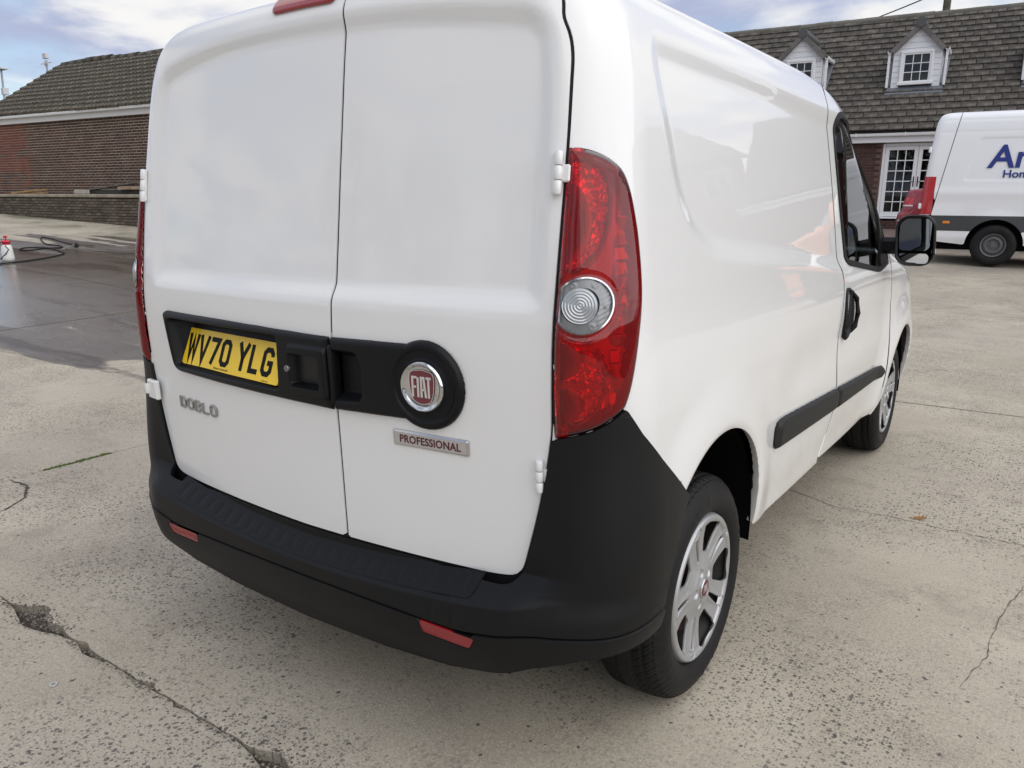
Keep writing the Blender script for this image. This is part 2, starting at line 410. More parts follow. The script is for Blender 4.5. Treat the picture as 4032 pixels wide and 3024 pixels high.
    # washed-down area to the left: water film with ragged edge
    sx = N(nd, 'ShaderNodeSeparateXYZ'); lk.new(pos, sx.inputs[0])
    mw = N(nd, 'ShaderNodeMapping'); mw.inputs['Location'].default_value = (11.2, -5.0, 0); lk.new(pos, mw.inputs[0])
    mw2 = N(nd, 'ShaderNodeMapping'); mw2.inputs['Rotation'].default_value = (0, 0, R(-28)); mw2.inputs['Scale'].default_value = (1/7.6, 1/3.5, 0); lk.new(mw.outputs[0], mw2.inputs[0])
    ln = N(nd, 'ShaderNodeVectorMath', operation='LENGTH'); lk.new(mw2.outputs[0], ln.inputs[0])
    mwn = N(nd, 'ShaderNodeMapping'); mwn.inputs['Rotation'].default_value = (0, 0, R(-35)); mwn.inputs['Scale'].default_value = (.30, 1.7, 1); lk.new(pos, mwn.inputs[0])
    wn_ = noise(.8, 7, .62, mwn.outputs[0], .6); a2 = N(nd, 'ShaderNodeMath', operation='MULTIPLY_ADD'); a2.inputs[1].default_value = 2.7; lk.new(wn_, a2.inputs[0]); lk.new(ln.outputs['Value'], a2.inputs[2])
    wet = ramp(a2.outputs[0], 2.42, 2.28); pud = ramp(a2.outputs[0], 2.06, 1.94)
    dark = N(nd, 'ShaderNodeMix', data_type='RGBA', blend_type='MULTIPLY'); dark.inputs[0].default_value = 1.; lk.new(col, dark.inputs[6]); dark.inputs[7].default_value = (.31, .29, .30, 1)
    col = mix(wet, col, dark.outputs[2])
    rst = mul(wet, ramp(noise(1.3, 5, .6, mwn.outputs[0]), .54, .62)); col = mix(mul(rst, .85), col, (.050, .034, .024))
    # green algae by the retaining wall
    alg = mul(ramp(sx.outputs[1], 8.2, 9.6), ramp(sx.outputs[0], -14, -16)); alg = mul(alg, ramp(noise(.9, 6), .40, .60)); col = mix(mul(alg, .75), col, (.15, .15, .075))
    lk.new(col, b.inputs['Base Color'])
    ro = N(nd, 'ShaderNodeMix', data_type='FLOAT'); lk.new(wet, ro.inputs[0]); ro.inputs[2].default_value = .88; ro.inputs[3].default_value = .42
    ro2 = N(nd, 'ShaderNodeMix', data_type='FLOAT'); lk.new(pud, ro2.inputs[0]); lk.new(ro.outputs[0], ro2.inputs[2]); ro2.inputs[3].default_value = .13; lk.new(ro2.outputs[0], b.inputs['Roughness'])
    hgt = N(nd, 'ShaderNodeMath', operation='MULTIPLY_ADD'); lk.new(st1, hgt.inputs[0]); hgt.inputs[1].default_value = -.6; lk.new(noise(70, 6, .7), hgt.inputs[2])
    inv = ramp(wet, 0., 1., 1., .45); bp = N(nd, 'ShaderNodeBump'); bp.inputs['Distance'].default_value = .006; lk.new(mul(inv, .55), bp.inputs['Strength']); lk.new(hgt.outputs[0], bp.inputs['Height']); lk.new(bp.outputs[0], b.inputs['Normal'])
    return m
CONC = concrete_mat()
DIRT = mat('joint_dirt', (.055, .044, .032), rough=.95, c2=(.12, .10, .075), ns=60, bump=.8, bs=150, dist=.01, coord='Object')
def hgrid(xs, ys, dz=0.):
    Xg, Yg = np.meshgrid(xs, ys, indexing='ij'); return np.stack([Xg, Yg, gz(Xg, Yg)+dz], 2)
gx = np.unique(np.concatenate([np.linspace(-400, -45, 8), np.linspace(-45, 30, 60), np.linspace(30, 400, 8)])); gy = np.unique(np.concatenate([np.linspace(-300, -25, 7), np.linspace(-25, 40, 54), np.linspace(40, 500, 8)]))
ground = surf_mesh('ground', hgrid(gx, gy, -.035), DIRT); tag(ground, kind='structure')
JX = [-37.7, -32.7, -27.7, -22.7, -17.7, -12.7, -7.72, -2.735, 2.27, 7.27, 12.3, 17.3]; JY = [-15., -10.1, -5.14, -.185, 4.76, 9.7, 14.6, 20.4]
def jag(k, s, amp):
    g = np.random.default_rng(100+k); o = 0*s
    for f_, a in ((3, .5), (9, .5), (23, .45), (61, .35), (140, .3)): o = o+a*np.sin(f_*s+g.uniform(0, 6.28))
    return amp*o
def bumpf(s, c, w, h): return h*np.exp(-((s-c)/w)**2)
yard = empty('yard'); tag(yard, kind='structure')
for i in range(len(JX)-1):
    for j in range(len(JY)-1):
        near = i in (6, 7) and j in (2, 3); n = (230 if i == 7 else 110) if near else 10; ny = (230 if i == 7 else 150) if near else 10
        u = np.linspace(0, 1, n); v = np.linspace(0, 1, ny)
        if near: v = np.unique(np.concatenate([v, [.004, .008, .992, .996]])); u = np.unique(np.concatenate([u, [.003, .008, .992, .997]]))
        x0, x1, y0, y1 = JX[i], JX[i+1], JY[j], JY[j+1]; U, V_ = np.meshgrid(u, v, indexing='ij'); Xn = x0+U*(x1-x0); Yn = y0+V_*(y1-y0)
        am = .0028 if near else .0
        wid = .0022+np.abs(jag(3, Xn*1.0, .0016))
        chip_up = bumpf(Xn, -1.19, .07, .060)+bumpf(Xn, -1.02, .05, .022)+bumpf(Xn, -.46, .02, .022)+bumpf(Xn, .10, .05, .03)+bumpf(Xn, -.84, .03, .016)
        chip_dn = bumpf(Xn, -1.12, .12, .045)+bumpf(Xn, -.78, .06, .02)+bumpf(Xn, .13, .08, .03)+bumpf(Xn, -.30, .02, .012)
        lo = np.where(j == 3, jag(7, Xn, am)+wid+chip_up, .006); hi = np.where(j == 2, -jag(7, Xn, am)*-1*-1+wid+chip_dn, .006)
        if j == 2: hi = wid+chip_dn-jag(7, Xn, am)
        lx = np.where(i == 7, jag(9, Yn, am*.8)+.003+bumpf(Yn, .75, .12, .006), .006); hx = np.where(i == 6, .003-jag(9, Yn, am*.8)+bumpf(Yn, .75, .12, .006), .006)
        Xs = Xn+lx*(1-U)**30-hx*U**30; Ys = Yn+lo*(1-V_)**24-hi*V_**24
        P = np.stack([Xs, Ys, gz(Xs, Ys)], 2); P[:, [0, -1], 2] -= .003*near; P[[0, -1], :, 2] -= .003*near
        # skirt
        sk = np.concatenate([P[:, :1], P, P[:, -1:]], 1); sk[:, 0, 2] -= .033; sk[:, -1, 2] -= .033; sk = np.concatenate([sk[:1], sk, sk[-1:]], 0); sk[0, :, 2] -= .033; sk[-1, :, 2] -= .033
        nu, nv = sk.shape[:2]; a = np.arange(nu*nv).reshape(nu, nv); fs = np.stack([a[:-1, :-1], a[1:, :-1], a[1:, 1:], a[:-1, 1:]], -1).reshape(-1, 4)
        me = bpy.data.meshes.new('concrete_slab'); me.from_pydata(sk.reshape(-1, 3).tolist(), [], fs.tolist()); me.update(); link('concrete_slab', me, CONC, yard)
# hairline cracks as thin open ribbons filled with dirt
def crack(pts, w, seed, name='crack', m=None):
    g = np.random.default_rng(seed); pts = np.array(pts, float); seg = np.linalg.norm(np.diff(pts, axis=0), axis=1); L = np.concatenate([[0], np.cumsum(seg)]); s = np.arange(0, L[-1], .018)
    x = np.interp(s, L, pts[:, 0])+np.cumsum(g.normal(0, .0022, len(s))); y = np.interp(s, L, pts[:, 1])+g.normal(0, .0022, len(s)); ww = w*np.clip(.35+np.abs(g.normal(.5, .45, len(s))), .2, 2)*np.minimum(1, np.minimum(s, L[-1]-s)/.15+.15)
    tx, ty = np.gradient(x), np.gradient(y); l = np.hypot(tx, ty); nx, ny = -ty/l, tx/l; P = np.stack([np.stack([x+nx*ww, y+ny*ww, gz(x, y)+.0025], 1), np.stack([x-nx*ww, y-ny*ww, gz(x, y)+.0025], 1)], 1)
    return surf_mesh(name, P, m or mat('crack_dirt', (.060, .050, .040), rough=.95), yard)
crack([(.55, 2.56), (.88, 2.405), (1.1, 2.42), (1.35, 2.40), (1.61, 2.398), (2.2, 2.3)], .0016, 3); crack([(1.504, 1.134), (1.527, 1.262), (1.555, 1.375), (1.562, 1.495), (1.581, 1.649), (1.617, 1.808), (1.678, 2.044)], .0011, 5); crack([(-2.72, .40), (-2.55, .42), (-2.38, .33), (-2.28, .20), (-2.30, .12)], .006, 8)
crack([(-1.22, -.26), (-1.36, -.33), (-1.7, -.42), (-2.6, -.66)], .004, 9); crack([(1.9, 1.5), (1.75, 1.62), (1.62, 1.60)], .001, 12)
# grit in the broken joint, moss in the other one
def scatter(name, pts, r0, r1, m, par, kind='stuff', flat=.6):
    mb = MB()
    for (x, y) in pts:
        r = random.uniform(r0, r1); z = float(gz(x, y)); rot = Matrix.Translation((x, y, z)) @ Matrix.Rotation(random.uniform(0, 6.3), 4, 'Z') @ Matrix.Rotation(random.uniform(-.4, .4), 4, 'X')
        vs_ = [(random.uniform(.7, 1.2)*r*a, random.uniform(.6, 1.1)*r*b, random.uniform(.7, 1.1)*r*c*flat) for a, b, c in ((1, 0, 0), (-1, 0, 0), (0, 1, 0), (0, -1, 0), (0, 0, 1), (0, 0, -1))]
        mb.add(vs_, [(0, 2, 4), (2, 1, 4), (1, 3, 4), (3, 0, 4), (2, 0, 5), (1, 2, 5), (3, 1, 5), (0, 3, 5)], rot)
    o = mb.build(name, m, par); tag(o, kind=kind); return o
pts = [(random.gauss(-1.15, .10), -.175+random.gauss(0, .04)) for _ in range(260)]+[(random.gauss(-.50, .06), -.20+random.gauss(0, .018)) for _ in range(60)]+[(random.uniform(-1.4, .25), -.195+random.gauss(0, .008)) for _ in range(240)]+[(random.gauss(.12, .06), -.175+random.gauss(0, .03)) for _ in range(110)]
scatter('grit', pts, .0018, .0065, mat('grit', (.16, .14, .115), rough=.9, isl=.7), yard)
pts = [(random.uniform(-7, 2.4), random.uniform(-1.4, 4.5)) for _ in range(110)]+[(random.uniform(.9, 1.8), random.uniform(.9, 4)) for _ in range(40)]
scatter('loose_stones', pts, .002, .0055, mat('loose_stone', (.11, .10, .095), rough=.9, isl=.6), yard)
scatter('moss', [(-2.734+random.gauss(0, .008), random.uniform(.58, .95)) for _ in range(420)], .003, .009, mat('moss_green', (.075, .10, .018), rough=.95, isl=.4), yard)
# brick-paved strip in front of the house
pav = surf_mesh('pavement', hgrid(np.linspace(-9, 9, 19), np.linspace(18.6, 22.6, 9), .03), mat('pavers', (.19, .125, .10), rough=.9, c2=(.13, .105, .09), ns=5, bump=.4, bs=8), None); tag(pav, kind='structure')

# ------------------------------------------------------------------ buildings: shared pieces
BANG = R(4.2)
def view_px(p):
    d = (np.asarray(p)-EYE) @ RW; return 2016+3077.28*d[0]/-d[2], 1512-3077.28*d[1]/-d[2], -d[2]
def lay(pieces, name, stuffname, me, m, parent, M0, frame, limit=300):
    """pieces: local matrices; the nearest visible ones become parts, the rest one joined part"""
    sc_ = []
    for Mx in pieces:
        p = (M0 @ Mx).translation; x, y, d = view_px(p); sc_.append(d if (frame[0] < x < frame[2] and frame[1] < y < frame[3]) else 1e6+d)
    order = np.argsort(sc_); mm = me.materials; 
    if not mm: mm.append(m)
    rest = MB(); vs_ = [v.co.copy() for v in me.vertices]; fs_ = [tuple(p.vertices) for p in me.polygons]
    for rank, k in enumerate(order):
        if rank < limit and sc_[k] < 1e6: o = link(name, me, None, parent); o.matrix_local = pieces[k]
        else: rest.add(vs_, fs_, pieces[k])
    if rest.v: o = rest.build(stuffname, m, parent); tag(o, kind='stuff')
BRICK = MB().box((0, 0, 0), (.213, .10, .063), .004).mesh('brick'); BRICKL = MB().box((0, 0, 0), (.207, .10, .057), .004).mesh('brick')
WHITE = mat('white_upvc', (.78, .79, .80), rough=.4, spec=.4); WHITE2 = mat('white_boards', (.72, .74, .77), rough=.5)
MORTAR = mat('mortar', (.44, .375, .275), rough=.95, c2=(.33, .28, .205), ns=2, coord='Object')
BRBROWN = mat('brick_brown', (.075, .035, .029), rough=.9, c2=(.058, .033, .029), ns=2.5, isl=.34, bump=.4, bs=60)
BRRED = mat('brick_red', (.19, .058, .036), rough=.9, c2=(.14, .050, .036), ns=3, isl=.18, bump=.4, bs=60)
TILEM = mat('roof_tile', (.060, .053, .045), rough=.92, c2=(.130, .115, .095), ns=5, mixlo=.42, mixhi=.72, isl=.26, bump=.6, bs=40, dist=.006)
TILEL = mat('roof_tile_mossy', (.050, .045, .036), rough=.95, c2=(.125, .110, .082), ns=2.4, mixlo=.45, mixhi=.66, isl=.26, bump=.7, bs=30, dist=.008)
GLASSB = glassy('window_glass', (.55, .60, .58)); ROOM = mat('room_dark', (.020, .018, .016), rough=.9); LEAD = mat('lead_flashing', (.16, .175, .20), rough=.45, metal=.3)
RIDGE = mat('ridge_tile', (.13, .12, .10), rough=.9, isl=.2)
def place(o, O, rz=BANG): o.location = O; o.rotation_euler = (0, 0, rz); return o
# ------------------------------------------------------------------ long house on the right
HO = (-2.675, 22.267, 0.); house = place(empty('house'), HO); tag(house, 'long brick house with dark tiled roof, white dormers and french doors', 'house')
MH = Matrix.Translation(HO) @ Matrix.Rotation(BANG, 4, 'Z')
mb = MB(); U0, U1 = -13., 11.; EZ = 2.62
for a, b, z0, z1 in ((U0, -.04, .0, EZ), (1.70, U1, .0, EZ), (-.04, 1.70, .0, .60)): mb.box(((a+b)/2, .044, (z0+z1)/2), (b-a, .15, z1-z0))
mb.box((U0+.05, 3.4, 1.4), (.1, 6.7, 2.8)); mb.box((U1-.05, 3.4, 1.4), (.1, 6.7, 2.8)); mb.box((-1, 6.8, 1.4), (24, .1, 2.8))
hw = mb.build('wall', mat('mortar_brown', (.17, .105, .080), rough=.95, c2=(.12, .075, .06), ns=3), house); pieces = []
for k in range(35):
    z = .035+k*.075; off = .1125*(k % 2)
    for i in range(int((U1-U0)/.225)):
        u = U0+.11+off+i*.225
        if (-.16 < u < 1.82 and z > .56) or z > 2.6 or not (-3.4 < u < 3.6): continue
        pieces.append(Matrix.Translation((u, .01+random.uniform(-.002, .002), z)))
lay(pieces, 'brick', 'brickwork', BRICK.copy(), BRBROWN, hw, MH, (3330, 500, 3720, 1000), 300)
for s in (-1,):
    mb = MB(); mb.box((-8.2, -.02, 1.3), (9.4, .05, 2.55)); mb.box((7.3, -.02, 1.3), (7.3, .05, 2.55)); mb.build('wall_face', mat('brick_far', (.085, .042, .034), rough=.9, c2=(.055, .034, .029), ns=6), house)
# eaves: fascia, gutter with brackets
mb = MB(); mb.box((-1, -.20, 2.70), (24.4, .025, .15)); mb.box((-1, -.09, 2.63), (24.4, .22, .02)); mb.build('fascia', WHITE, house)
def gutter(mb, a, b, y, z, r=.055):
    pr_ = [(-r, .02), (-r, -.01), (-r*.75, -.05), (0, -.062), (r*.75, -.05), (r, -.01), (r, .02), (r-.006, .02), (r-.008, -.01), (0, -.05), (-r+.008, -.01), (-r+.006, .02)]; n = len(pr_)
    mb.add([(x, y+p[0], z+p[1]) for x in (a, b) for p in pr_], [(i, (i+1) % n, n+(i+1) % n, n+i) for i in range(n)]+[tuple(range(n))[::-1], tuple(n+i for i in range(n))])
mb = MB(); gutter(mb, -13.2, 11.2, -.275, 2.83); mb.build('gutter', WHITE, house, 30)
for k in range(20):
    mb = MB(); mb.box((-12.6+k*1.19, -.275, 2.815), (.035, .135, .10), .01); mb.build('gutter_bracket', WHITE, house)
PIT = math.atan2(3.40, 3.74); RL = math.hypot(3.40, 3.74); MR = Matrix.Translation((0, -.33, 2.90)) @ Matrix.Rotation(PIT, 4, 'X')   # x along, y up the slope, z off the roof
mb = MB(); mb.box((-1, RL/2, -.05), (24.4, RL, .06), 0, MR); M2_ = Matrix.Translation((0, 7.15, 2.90)) @ Matrix.Rotation(math.pi, 4, 'Z') @ Matrix.Rotation(PIT, 4, 'X'); mb.box((1, RL/2, -.05), (24.4, RL, .06), 0, M2_)
hroof = mb.build('roof', mat('roof_deck', (.05, .045, .04), rough=.95), house)
tile = MB(); tile.box((0, 0, 0), (.338, .34, .040), .005); TILE = tile.mesh('roof_tile')
pieces = []; NROW = 20; ee = RL/NROW
for k in range(NROW):
    for i in range(68):
        u = -13.05+i*.35+(.175 if k % 2 else 0)+random.uniform(-.004, .004)
        pieces.append(MR @ Matrix.Translation((u, k*ee+.15+random.uniform(-.006, .006), .040)) @ Matrix.Rotation(R(-7.5)+random.uniform(-.012, .012), 4, 'X') @ Matrix.Rotation(random.uniform(-.012, .012), 4, 'Z'))
lay(pieces, 'roof_tile', 'roof_tile_field', TILE, TILEM, hroof, MH, (2900, 0, 4060, 540), 300)
for i in range(53):
    u = -13+i*.46
    mb = MB(); mb.lathe([(.13, -.225), (.135, .235)], 14, Matrix.Translation((0, 0, 0))); me = mb.mesh('ridge_tile', 60)
    o = link('ridge_tile', me, RIDGE, house); o.matrix_local = Matrix.Translation((u, 3.41, 6.255+random.uniform(-.008, .008))) @ Matrix.Rotation(math.pi/2, 4, 'Y')
# french doors
fd = empty('french_door', house); mb = MB(); W0, W1, Z0, Z1 = -.03, 1.69, .66, 2.60
for c, d in (((W0+.03, .05, (Z0+Z1)/2), (.07, .11, Z1-Z0)), ((W1-.03, .05, (Z0+Z1)/2), (.07, .11, Z1-Z0)), (((W0+W1)/2, .05, Z1-.03), (W1-W0-.14, .11, .07)), (((W0+W1)/2, .02, Z0+.02), (W1-W0+.06, .22, .05))): mb.box(c, d, .008)
mb.build('door_frame', WHITE, fd)
for a, b in ((W0+.07, (W0+W1)/2-.004), ((W0+W1)/2+.004, W1-.07)):
    mb = MB(); st = .095
    for c, d in (((a+st/2, .03, (Z0+Z1)/2-.01), (st, .07, Z1-Z0-.12)), ((b-st/2, .03, (Z0+Z1)/2-.01), (st, .07, Z1-Z0-.12)), (((a+b)/2, .03, Z1-.12), (b-a-2*st, .07, .10)), (((a+b)/2, .03, Z0+.115), (b-a-2*st, .07, .12))): mb.box(c, d, .006)
    mb.build('door_leaf', WHITE, fd); ia, ib, iz0, iz1 = a+st, b-st, Z0+.175, Z1-.17
    for k in range(1, 3): mb = MB(); x = ia+(ib-ia)*k/3; mb.box((x, .03, (iz0+iz1)/2), (.022, .036, iz1-iz0)); mb.build('glazing_bar', WHITE, fd)
    for k in range(1, 6): mb = MB(); z = iz0+(iz1-iz0)*k/6; mb.box(((ia+ib)/2, .031, z), (ib-ia, .034, .022)); mb.build('glazing_bar', WHITE, fd)
    for k in range(3):
        for q in range(6): mb = MB(); mb.box((ia+(ib-ia)*(k+.5)/3, .035, iz0+(iz1-iz0)*(q+.5)/6), ((ib-ia)/3-.004, .006, (iz1-iz0)/6-.004)); mb.build('pane', GLASSB, fd)
    xh = b-.045 if a < .5 else a+.045; mb = MB(); mb.box((xh, -.008, 1.62), (.030, .012, .26), .005); mb.tube([(xh, -.01, 1.62), (xh, -.05, 1.62), (xh+(-.09 if a < .5 else .09), -.05, 1.62)], .009, 8); mb.build('door_handle', mat('black_handle', (.02, .02, .02), rough=.4), fd)
mb = MB(); mb.box((.83, 1.6, 1.6), (3.4, .05, 2.4)); mb.box((-.9, .9, 1.6), (.05, 1.5, 2.4)); mb.box((2.55, .9, 1.6), (.05, 1.5, 2.4)); mb.box((.83, .9, 2.8), (3.4, 1.5, .05)); mb.box((.83, .9, .5), (3.4, 1.5, .05)); mb.box((.9, 1.2, 1.0), (1.0, .6, .8)); mb.build('room', ROOM, house)
xs = np.linspace(.06, .40, 50); P = np.stack([np.stack([xs+.12*np.maximum(0, 1-abs((z-.9)))*0+(xs-.06)*(-.25*sstep(1.6, 2.5, 2.6-z+1.0)*0), .16+.022*np.sin(xs*62)+0*xs, np.full(50, z)], 1) for z in np.linspace(.72, 2.5, 10)], 1)
P[:, :, 0] = .06+(P[:, :, 0]-.06)*(1-.55*np.exp(-((P[:, :, 2]-1.45)/.4)**2)); surf_mesh('curtain', P, mat('curtain_cream', (.42, .38, .32), rough=.9), house)
# dormers
def dormer(uc):
    d = empty('dormer', house); v0, zb, ze, za, hw_ = .86, 4.06, 5.03, 5.63, .585; vr = lambda z: -.33+(z-2.90)*3.74/3.40
    mb = MB()     # cheeks and the box behind the boards
    for s in (-1, 1):
        u = uc+s*(hw_-.02); mb.add([(u-.02, v0, zb), (u+.02, v0, zb), (u+.02, v0, ze), (u-.02, v0, ze), (u-.02, vr(zb)+.1, zb), (u+.02, vr(zb)+.1, zb), (u+.02, vr(ze)+.15, ze), (u-.02, vr(ze)+.15, ze)], [(0, 1, 2, 3), (4, 7, 6, 5), (0, 4, 5, 1), (1, 5, 6, 2), (2, 6, 7, 3), (3, 7, 4, 0)])
    mb.add([(uc-hw_+.01, v0+.03, ze-.1), (uc+hw_-.01, v0+.03, ze-.1), (uc+hw_-.01, v0+.03, ze), (uc, v0+.03, za), (uc-hw_+.01, v0+.03, ze)], [(0, 1, 2, 3, 4)])
    mb.build('dormer_cheek', WHITE2, d)
    n = 11; bh = (za-zb)/n; wl, wr, wb, wt = -.40, .40, 4.14, 4.99
    for k in range(n):     # shiplap boards
        a, b = zb+k*bh, zb+(k+1)*bh-.006; half = lambda z: hw_ if z < ze else hw_*(za-z)/(za-ze)+.02
        spans = [(-1, None)] if b > wt else [(-1, wl), (wr, 1)]
        for s0, s1 in spans:
            la, lb = (-half(a), -half(b)) if s0 == -1 else (wr, wr); ra, rb = (half(a), half(b)) if s1 in (None, 1) else (wl, wl)
            mb = MB(); vs_ = [(uc+la, v0-.012, a), (uc+ra, v0-.012, a), (uc+rb, v0-.004, b), (uc+lb, v0-.004, b)]; mb.add(vs_+[(x, y+.02, z) for x, y, z in vs_], [(0, 1, 2, 3), (5, 4, 7, 6), (0, 4, 5, 1), (2, 6, 7, 3), (1, 5, 6, 2), (3, 7, 4, 0)]); mb.build('cladding_board', WHITE2, d)
    for k in range(6):     # cheek boards on the visible side
        for s in (-1, 1):
            a, b = zb+.02+k*.16, zb+.02+(k+1)*.16-.006; mb = MB(); u = uc+s*(hw_+.006); mb.add([(u, v0+.03, a), (u, vr(a)-.02, a), (u, vr(b)-.02, b), (u, v0+.03, b)], [(0, 1, 2, 3)]) if vr(a) > v0+.08 else None
            if mb.v: mb.build('cladding_board', WHITE2, d)
    mb = MB()
    for c, q in (((uc, v0-.035, wt-.03), (.80, .07, .06)), ((uc, v0-.045, wb+.03), (.86, .10, .07)), ((uc+wl+.035, v0-.035, (wb+wt)/2), (.07, .07, wt-wb-.12)), ((uc+wr-.035, v0-.035, (wb+wt)/2), (.07, .07, wt-wb-.12))): mb.box(c, q, .008)
    i0, i1, j0, j1 = wl+.105, wr-.105, wb+.10, wt-.095
    for c, q in (((uc, v0-.03, wt-.078), (.66, .05, .036)), ((uc, v0-.03, wb+.082), (.66, .05, .036)), ((uc+wl+.088, v0-.03, (wb+wt)/2), (.036, .05, wt-wb-.19)), ((uc+wr-.088, v0-.03, (wb+wt)/2), (.036, .05, wt-wb-.19))): mb.box(c, q, .004)
    mb.build('window_frame', WHITE, d)
    for k in (1, 2):
        mb = MB(); mb.box((uc+i0+(i1-i0)*k/3, v0-.026, (j0+j1)/2), (.018, .03, j1-j0)); mb.build('glazing_bar', WHITE, d)
        mb = MB(); mb.box((uc, v0-.025, j0+(j1-j0)*k/3), (i1-i0, .028, .018)); mb.build('glazing_bar', WHITE, d)
    for k in range(3):
        for q in range(3): mb = MB(); mb.box((uc+i0+(i1-i0)*(k+.5)/3, v0-.02, j0+(j1-j0)*(q+.5)/3), ((i1-i0)/3-.004, .005, (j1-j0)/3-.004)); mb.build('pane', GLASSB, d)
    mb = MB(); mb.box((uc, v0+.10, j0+(j1-j0)*.82), (i1-i0+.05, .01, (j1-j0)*.40)); mb.build('blind', mat('blind_grey', (.40, .40, .38), rough=.9), d); mb = MB(); mb.box((uc, v0+.30, 4.5), (.9, .02, .9)); mb.build('room', ROOM, d)
    # little gable roof: slabs, verge tiles, ridge
    ang = math.atan2(za-ze, hw_); rl = math.hypot(za-ze, hw_)+.10
    for s in (-1, 1):
        M = Matrix.Translation((uc, v0-.10, za+.055)) @ Matrix.Rotation(s*ang, 4, 'Y'); mb = MB()
        def sl(x0, x1, y0, y1, h): return [(s*x0, y0, -h), (s*x1, y0, -h), (s*x1, y1, -h), (s*x0, y1, -h), (s*x0, y0, 0), (s*x1, y0, 0), (s*x1, y1, 0), (s*x0, y1, 0)]
        bx = [(0, 3, 2, 1), (4, 5, 6, 7), (0, 1, 5, 4), (1, 2, 6, 5), (2, 3, 7, 6), (3, 0, 4, 7)]
        for k in range(4):
            x0, x1 = rl*k/4, rl*(k+1)/4+.02; zr = za+.05-math.sin(ang)*(x0+x1)/2; mb.add([(x, y, z+.01*k+.012*(3-k)*0) for x, y, z in sl(x0, x1, .0, vr(zr)-v0+.22, .03)], bx, M)
        mb.build('dormer_roof', TILEM, d)
        for k in range(4):
            x0, x1 = rl*k/4+.002, rl*(k+1)/4-.002; mb = MB(); mb.add([(x, y-.02-.004*k, z+.012) for x, y, z in sl(x0, x1+.0, 0, .12, .115)], bx, M); mb.build('verge_tile', mat('verge_grey', (.15, .14, .135), rough=.9, isl=.2), d)
        ug = uc+s*(hw_+.10); mb = MB(); Mg = Matrix.Translation((ug, v0-.10, ze-.06)) @ Matrix.Rotation(math.pi/2, 4, 'Z'); gutter(mb, 0, vr(ze)-v0+.12, 0, .03, .05); o = mb.build('gutter', WHITE, d, 30); o.matrix_local = Mg
        mb = MB(); mb.box((ug, v0-.03, (zb+ze)/2-.02), (.06, .06, ze-zb-.10), .006); mb.box((ug, v0-.03, zb+.30), (.075, .075, .03), .005); mb.box((ug, v0-.03, zb+.66), (.075, .075, .03), .005); mb.build('downpipe', WHITE, d)
    mb = MB(); mb.lathe([(.0, -.02), (.128, -.02), (.128, .40), (.128, vr(za)-v0+.3)], 14, Matrix.Translation((uc, v0-.13, za+.045)) @ Matrix.Rotation(-math.pi/2, 4, 'X')); mb.build('ridge_cap', mat('ridge_dark', (.085, .09, .09), rough=.8), d, 50)
    mb = MB(); sN = math.sin(PIT)
    mb.add([(uc-.70, v0-.22, vz(v0-.22)), (uc+.70, v0-.22, vz(v0-.22)), (uc+.68, v0+.06, vz(v0+.06)), (uc-.68, v0+.06, vz(v0+.06))] if False else [(uc-.72, v0-.26, 2.90+(v0-.26+.33)*3.40/3.74+.055), (uc+.72, v0-.26, 2.90+(v0-.26+.33)*3.40/3.74+.055), (uc+.66, v0+.02, zb+.06), (uc-.66, v0+.02, zb+.06)], [(0, 1, 2, 3)])
    for s in (-1, 1): mb.add([(uc+s*(hw_+.01), vr(z)-.10+dv2, z+.0+dz2) for z, dv2, dz2 in ((zb, 0, .07), (ze-.05, 0, .07))]+[(uc+s*(hw_+.14), vr(z)-.02, z+.12) for z in (ze-.05, zb)], [(0, 1, 2, 3)])
    mb.build('flashing', LEAD, d); return d
for uc in (-2.49, .475, 3.60): dormer(uc)
# ------------------------------------------------------------------ brick outbuilding and retaining wall on the left
LO_ = (-18.286, 10.403, 0.); shed = place(empty('outbuilding'), LO_); tag(shed, 'brown brick outbuilding with mossy tiled roof behind the retaining wall', 'building')
ML = Matrix.Translation(LO_) @ Matrix.Rotation(BANG, 4, 'Z')
mb = MB(); mb.box((-2.15, 1.0435, 2.0), (13.4, .15, 2.9)); mb.box((-8.78, 3.66, 2.0), (.15, 5.1, 2.9)); mb.box((4.5, 3.66, 2.0), (.15, 5.1, 2.9)); mb.box((-1.95, 6.2, 2.0), (13., .15, 2.9)); [mb.add([(ug_, .98, 3.4), (ug_, 6.2, 3.4), (ug_, 3.66, 5.42)], [(0, 1, 2)]) for ug_ in (-8.8, 4.52)]; lw = mb.build('wall', MORTAR, shed)
FARB = mat('brick_far', (.085, .042, .034), rough=.9, c2=(.055, .034, .029), ns=6); mb = MB(); mb.box((2.9, .985, 2.0), (3.4, .05, 2.88)); mb.box((4.59, 3.6, 2.0), (.03, 5.25, 2.86)); mb.add([(4.55, .98, 3.4), (4.55, 6.2, 3.4), (4.55, 3.66, 5.42)], [(0, 1, 2)]); mb.build('wall_face', FARB, shed)
pb, pr2 = [], []
for k in range(29):
    z = 1.30+.035+k*.075
    for i in range(62):
        u = -8.75+i*.225+(.1125 if k % 2 else 0)
        if u > 1.2: continue
        Mx = Matrix.Translation((u, 1.01+random.uniform(-.003, .003), z)); (pr2 if u < -6.63+random.uniform(0, .02) and (z > 2.0 or random.random() < .35) and not (2.45 < z < 2.62 and random.random() < .4) else pb).append(Mx)
lay(pb, 'brick', 'brickwork', BRICKL.copy(), BRBROWN, lw, ML, (0, 380, 600, 770), 300)
lay(pr2, 'brick', 'red_brickwork', BRICK.copy(), BRRED, lw, ML, (0, 380, 600, 770), 200)
